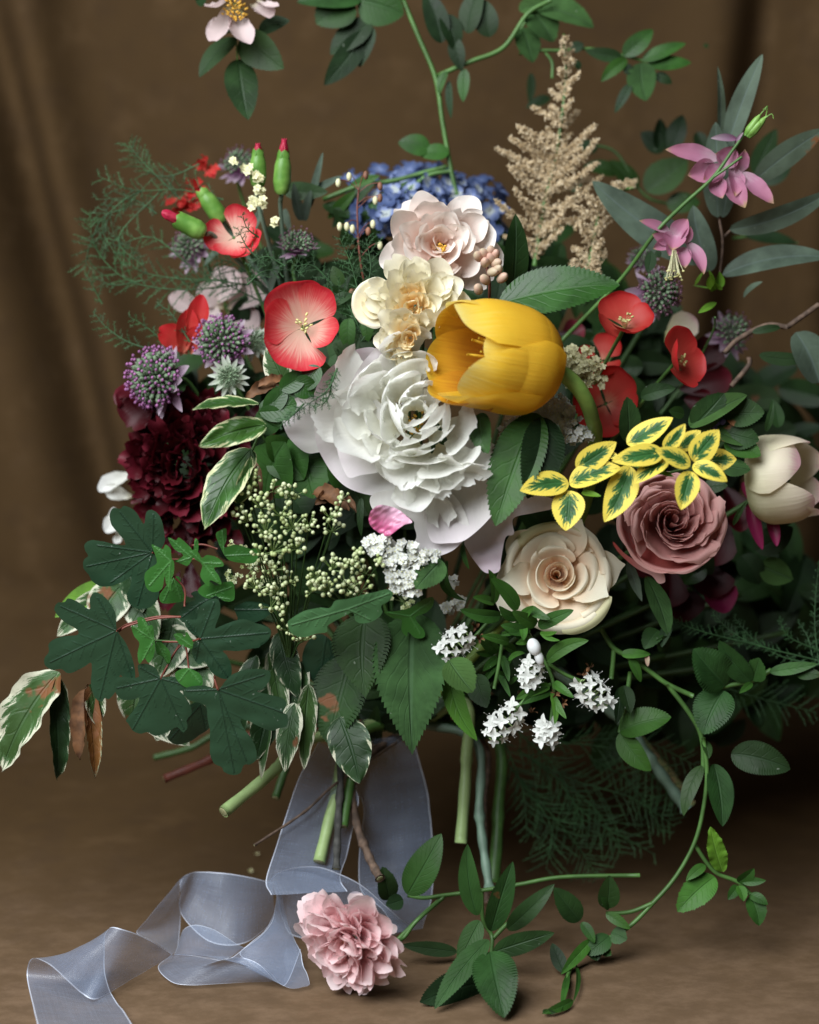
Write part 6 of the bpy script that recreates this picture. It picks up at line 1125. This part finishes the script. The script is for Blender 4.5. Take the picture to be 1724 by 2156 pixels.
# ------------------------------------------------------------------ cut stems
def stems():
    # (points, depth at the ends, radius, material, label)
    for pts, d0, d1, r, m, lab in [
        ([(640, 1560), (580, 1620), (470, 1710)], -.02, .03, .0036, 'stempale', 'thick pale green cut stem pointing down left'),
        ([(560, 1540), (440, 1600), (345, 1640)], -.05, -.04, .0028, 'stemred', 'green and red cut stem pointing left behind the maple leaves'),
        ([(520, 1530), (400, 1575), (325, 1595)], -.08, -.09, .0022, 'stemdark', 'dark green cut stem end, furthest left and blurred'),
        ([(745, 1540), (705, 1680), (672, 1815)], -.02, .02, .0036, 'stempale', 'pale green cut stem in front of the left ribbon tail'),
        ([(735, 1540), (715, 1680), (708, 1830)], -.015, .025, .0022, 'barkdark', 'grey barked twig standing beside the pale green stem'),
        ([(770, 1540), (740, 1640), (722, 1740)], -.02, .01, .0030, 'stem', 'green stem between the two ribbon tails'),
        ([(750, 1620), (748, 1720), (775, 1800), (800, 1850)], -.01, .03, .0025, 'bark', 'bent brown twig over the ribbon'),
        ([(720, 1640), (640, 1710), (535, 1780)], .0, .03, .0008, 'bark', 'thin brown twig slanting down left across the ribbon'),
        ([(980, 1480), (982, 1600), (970, 1775)], -.03, -.01, .0036, 'stempale', 'pale green upright stem with a rounded cut end'),
        ([(1000, 1560), (1010, 1720), (1030, 1870)], -.03, .0, .0028, 'stemblue', 'blue green stem leaning right'),
        ([(1045, 1560), (1048, 1720), (1040, 1860)], -.05, -.02, .0038, 'stem', 'thick green stem in shadow behind the blue green one'),
        ([(1015, 1560), (1020, 1700), (1025, 1900)], -.06, -.05, .0016, 'bark', 'thin brown stem behind the blue green one'),
        ([(620, 1560), (600, 1620), (580, 1680)], -.05, -.03, .0026, 'stemdark', 'short dark stem left of the ribbon'),
        ([(1290, 1500), (1370, 1600), (1445, 1705)], -.04, -.03, .0034, 'stemblue', 'blue green jointed stem pointing down right'),
        ([(1270, 1480), (1400, 1620), (1455, 1695)], -.06, -.06, .0034, 'pinkstem', 'pinkish cut stem end behind the blue green one')]:
        n = len(pts); P3 = [P(x, y, d0+(d1-d0)*i/(n-1)) for i, (x, y) in enumerate(pts)]
        t = thing('cut_stem', lab, 'stem', P3[-1]); pts3 = [NECK+RX*rnd.uniform(-.012, .012)]+P3 if pts[0][0] < 1200 else [P(1080, 1350, -.05)]+P3
        if m in ('bark', 'barkdark', 'stemblue'):
            q = spl(pts3, 40); rr = np.array([r*(1+.12*math.sin(i*1.3)+(.25 if i % 13 == 0 else 0)) for i in range(40)]); tube('stalk', q, rr, M[m], t, 10, 40)
        else:
            q = spl(pts3, 40); rr = np.array([r*(.85+.15*i/39+.05*math.sin(i*.9+d0*50)+(.14 if i % 17 == 9 else 0)) for i in range(40)]); tube('stalk', q, rr, M[m], t, 12, 40)
        e = unit(P3[-1]-P3[-2]); A = Acc(); v, f = ballg(P3[-1], r*.9, 12, 5, (1, 1, .12), e); A.add(v, f); A.out('cut_end', M['cutend'], t)
stems()

# ------------------------------------------------------------------ ribbon
def strip(t, r, A, B, dA, dB, n=70, m=15, wave=.0011, name='band', seed=0, sag=0.0):
    def ln(pts, ds):
        ds = [ds]*len(pts) if isinstance(ds, float) else ds
        q = np.array([list(cv(r, *p))+[d*1e4] for p, d in zip(pts, ds)]); q = spl(q, n); return np.array([P(x, y, d/1e4) for x, y, d in q])
    a, b = ln(A, dA), ln(B, dB); f = np.linspace(0, 1, m)[None, :, None]; V = a[:, None]*(1-f)+b[:, None]*f
    nn = np.cross(np.gradient((a+b)/2, axis=0), b-a); nn /= np.linalg.norm(nn, axis=1)[:, None]+1e-9
    V = V+nn[:, None]*(wave*wob(V.reshape(-1, 3), 90, seed).reshape(n, m)[..., None]+sag*np.sin(f*math.pi))
    uv = np.stack(np.meshgrid(np.linspace(0, n/60, n), np.linspace(0, 1, m), indexing='ij'), -1)[..., ::-1]
    tri(name, V.reshape(-1, 3), gridf(n, m), M['ribbon'], t, uv.reshape(-1, 2))
def H(t, r, A, B, hA, hB, **k):
    strip(t, r, A, B, [gd(*cv(r, *p), h) for p, h in zip(A, hA)], [gd(*cv(r, *p), h) for p, h in zip(B, hB)], **k)
def ribbon():
    t = thing('ribbon', 'pale blue sheer organza ribbon hanging from the stems and looping over the cloth', 'ribbon', P(560, 1950, .03))
    strip(t, 'Q', [(400, 100), (340, 200), (280, 310), (210, 510), (150, 700), (90, 900), (120, 980)], [(560, 200), (590, 330), (625, 430), (600, 560), (560, 750), (520, 880), (560, 960)], [-.01, 0, .005, .01, .02, .03, .035], [-.02, -.01, .0, .0, .01, .02, .03], seed=1)
    strip(t, 'Q', [(600, 100), (590, 300), (650, 480), (640, 620), (625, 800), (640, 960), (760, 1080), (840, 1200)], [(930, 60), (970, 200), (1010, 350), (1035, 520), (1050, 680), (1055, 860), (1040, 1020), (985, 1180)], [-.02, -.02, -.015, -.01, -.005, 0, .01, .015], [-.03, -.03, -.03, -.025, -.02, -.015, -.01, 0], seed=2, wave=.0018)
    # left roll (heights above the table)
    H(t, 'F', [(230, 1800), (180, 1590), (153, 1450), (165, 1370), (200, 1345), (250, 1362), (310, 1405), (400, 1490), (470, 1550), (545, 1582), (680, 1515), (840, 1420), (990, 1325)],
          [(800, 1800), (700, 1640), (640, 1550), (605, 1440), (598, 1330), (600, 1230), (615, 1185), (645, 1165), (700, 1178), (770, 1200), (850, 1238), (920, 1280), (985, 1325)],
          [.001, .001, .004, .014, .022, .024, .021, .012, .005, .002, .002, .003, .006], [.001, .001, .001, .004, .010, .020, .028, .034, .034, .030, .022, .014, .007], n=90, seed=3)
    H(t, 'F', [(985, 1325), (920, 1280), (840, 1240), (780, 1200), (850, 1110), (950, 990), (1030, 895), (1085, 862), (1150, 850), (1300, 858), (1430, 880), (1560, 912)],
          [(990, 1327), (1010, 1310), (1025, 1260), (1034, 1180), (1036, 1080), (1032, 980), (1030, 900), (1036, 980), (1045, 1100), (1200, 1250), (1400, 1262), (1585, 1130)],
          [.006, .008, .010, .012, .020, .030, .038, .040, .040, .040, .036, .030], [.007, .005, .003, .004, .010, .020, .036, .030, .015, .004, .003, .006], n=90, seed=4)
    H(t, 'F', [(1560, 912), (1582, 960), (1583, 1040), (1560, 1140), (1490, 1225), (1400, 1290), (1330, 1340), (1270, 1356), (1150, 1335), (1000, 1326)],
          [(1585, 905), (1620, 1000), (1650, 1120), (1690, 1230), (1724, 1290), (1724, 1310), (1640, 1500), (1560, 1440), (1480, 1380), (1400, 1345)],
          [.034, .034, .030, .024, .020, .018, .016, .016, .013, .008], [.030, .026, .020, .014, .010, .009, .001, .004, .006, .006], n=80, seed=5)
    H(t, 'F', [(1000, 1326), (960, 1340), (905, 1385), (930, 1440), (1000, 1490), (1100, 1502), (1260, 1495), (1400, 1488), (1560, 1478)],
          [(1010, 1328), (1100, 1330), (1200, 1345), (1270, 1357), (1340, 1345), (1400, 1345), (1460, 1365), (1510, 1400), (1570, 1460)],
          [.006, .003, .001, .001, .001, .001, .001, .001, .001], [.007, .011, .014, .016, .016, .015, .014, .012, .008], n=60, seed=6)
    H(t, 'F', [(1030, 1240), (1060, 1180), (1130, 1155), (1220, 1175), (1300, 1225), (1360, 1265), (1410, 1288)], [(1000, 1325), (1050, 1330), (1130, 1335), (1200, 1345), (1270, 1355), (1330, 1335), (1400, 1292)], [.010, .016, .020, .020, .018, .016, .014], [.006, .008, .010, .012, .014, .014, .013], n=50, seed=7)
    H(t, 'Q', [(110, 905), (160, 850), (260, 822), (400, 820), (520, 860), (640, 925), (760, 1030), (860, 1120), (920, 1170)], [(150, 960), (160, 1040), (190, 1130), (230, 1208), (330, 1240), (450, 1250), (600, 1250), (740, 1240), (880, 1200)],
          [.045, .050, .052, .052, .048, .042, .030, .018, .010], [.030, .022, .010, .003, .001, .001, .001, .001, .004], n=70, seed=8)
    H(t, 'Q', [(150, 1000), (140, 1080), (90, 1180), (0, 1260), (-60, 1320), (0, 1370), (60, 1420), (150, 1480), (240, 1520), (330, 1508)], [(170, 1010), (200, 1110), (240, 1220), (290, 1310), (300, 1360), (310, 1400), (325, 1430), (335, 1460), (340, 1480), (342, 1500)],
          [.026, .022, .018, .014, .010, .007, .004, .002, .001, .001], [.022, .016, .012, .010, .008, .006, .005, .004, .003, .002], n=70, seed=9)
ribbon()

# ------------------------------------------------------------------ leafy filling in the heart of the bouquet
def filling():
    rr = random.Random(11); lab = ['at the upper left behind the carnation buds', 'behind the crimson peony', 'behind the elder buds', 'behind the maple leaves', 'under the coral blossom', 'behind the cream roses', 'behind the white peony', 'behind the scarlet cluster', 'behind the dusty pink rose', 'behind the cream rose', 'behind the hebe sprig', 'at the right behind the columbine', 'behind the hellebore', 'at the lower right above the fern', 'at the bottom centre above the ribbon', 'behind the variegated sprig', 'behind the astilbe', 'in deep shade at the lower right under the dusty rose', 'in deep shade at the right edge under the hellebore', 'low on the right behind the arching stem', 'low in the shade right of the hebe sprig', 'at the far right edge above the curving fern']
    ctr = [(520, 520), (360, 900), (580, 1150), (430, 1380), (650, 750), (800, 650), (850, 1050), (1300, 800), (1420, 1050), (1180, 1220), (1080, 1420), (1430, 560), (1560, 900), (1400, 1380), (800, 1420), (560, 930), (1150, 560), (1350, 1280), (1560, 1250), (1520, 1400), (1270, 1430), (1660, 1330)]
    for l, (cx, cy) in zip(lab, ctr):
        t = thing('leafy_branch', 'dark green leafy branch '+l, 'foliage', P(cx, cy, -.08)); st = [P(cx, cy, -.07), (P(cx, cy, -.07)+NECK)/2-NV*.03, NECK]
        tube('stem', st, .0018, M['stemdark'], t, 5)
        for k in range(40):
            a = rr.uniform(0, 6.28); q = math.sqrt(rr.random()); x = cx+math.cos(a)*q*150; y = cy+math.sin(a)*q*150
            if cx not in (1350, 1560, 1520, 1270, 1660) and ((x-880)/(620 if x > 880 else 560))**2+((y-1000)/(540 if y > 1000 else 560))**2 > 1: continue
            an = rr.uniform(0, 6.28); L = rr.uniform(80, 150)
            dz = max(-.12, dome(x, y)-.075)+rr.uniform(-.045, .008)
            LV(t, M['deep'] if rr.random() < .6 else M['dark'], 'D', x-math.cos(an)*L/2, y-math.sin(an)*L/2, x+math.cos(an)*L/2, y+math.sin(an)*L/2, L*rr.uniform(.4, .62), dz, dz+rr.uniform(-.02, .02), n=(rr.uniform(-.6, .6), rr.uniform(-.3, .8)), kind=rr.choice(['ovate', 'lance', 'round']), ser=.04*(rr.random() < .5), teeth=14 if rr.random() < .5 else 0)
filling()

for i, (x, y, s) in enumerate([(540, 1797, 5), (527, 1832, 7)]):
    t = thing('fallen_floret', ('smaller' if i == 0 else 'larger')+' of two tiny pale florets dropped on the cloth left of the ribbon tail', 'floret', G(x, y))
    for k in range(4):
        an = k*1.6+i; LV(t, M['floretc'], 'D', x, y, x+s*math.cos(an), y-s*.5*math.sin(an), s*.8, gd(x, y, .002), gd(x, y, .003), name='petal', kind='round', nu=5, nv=6)
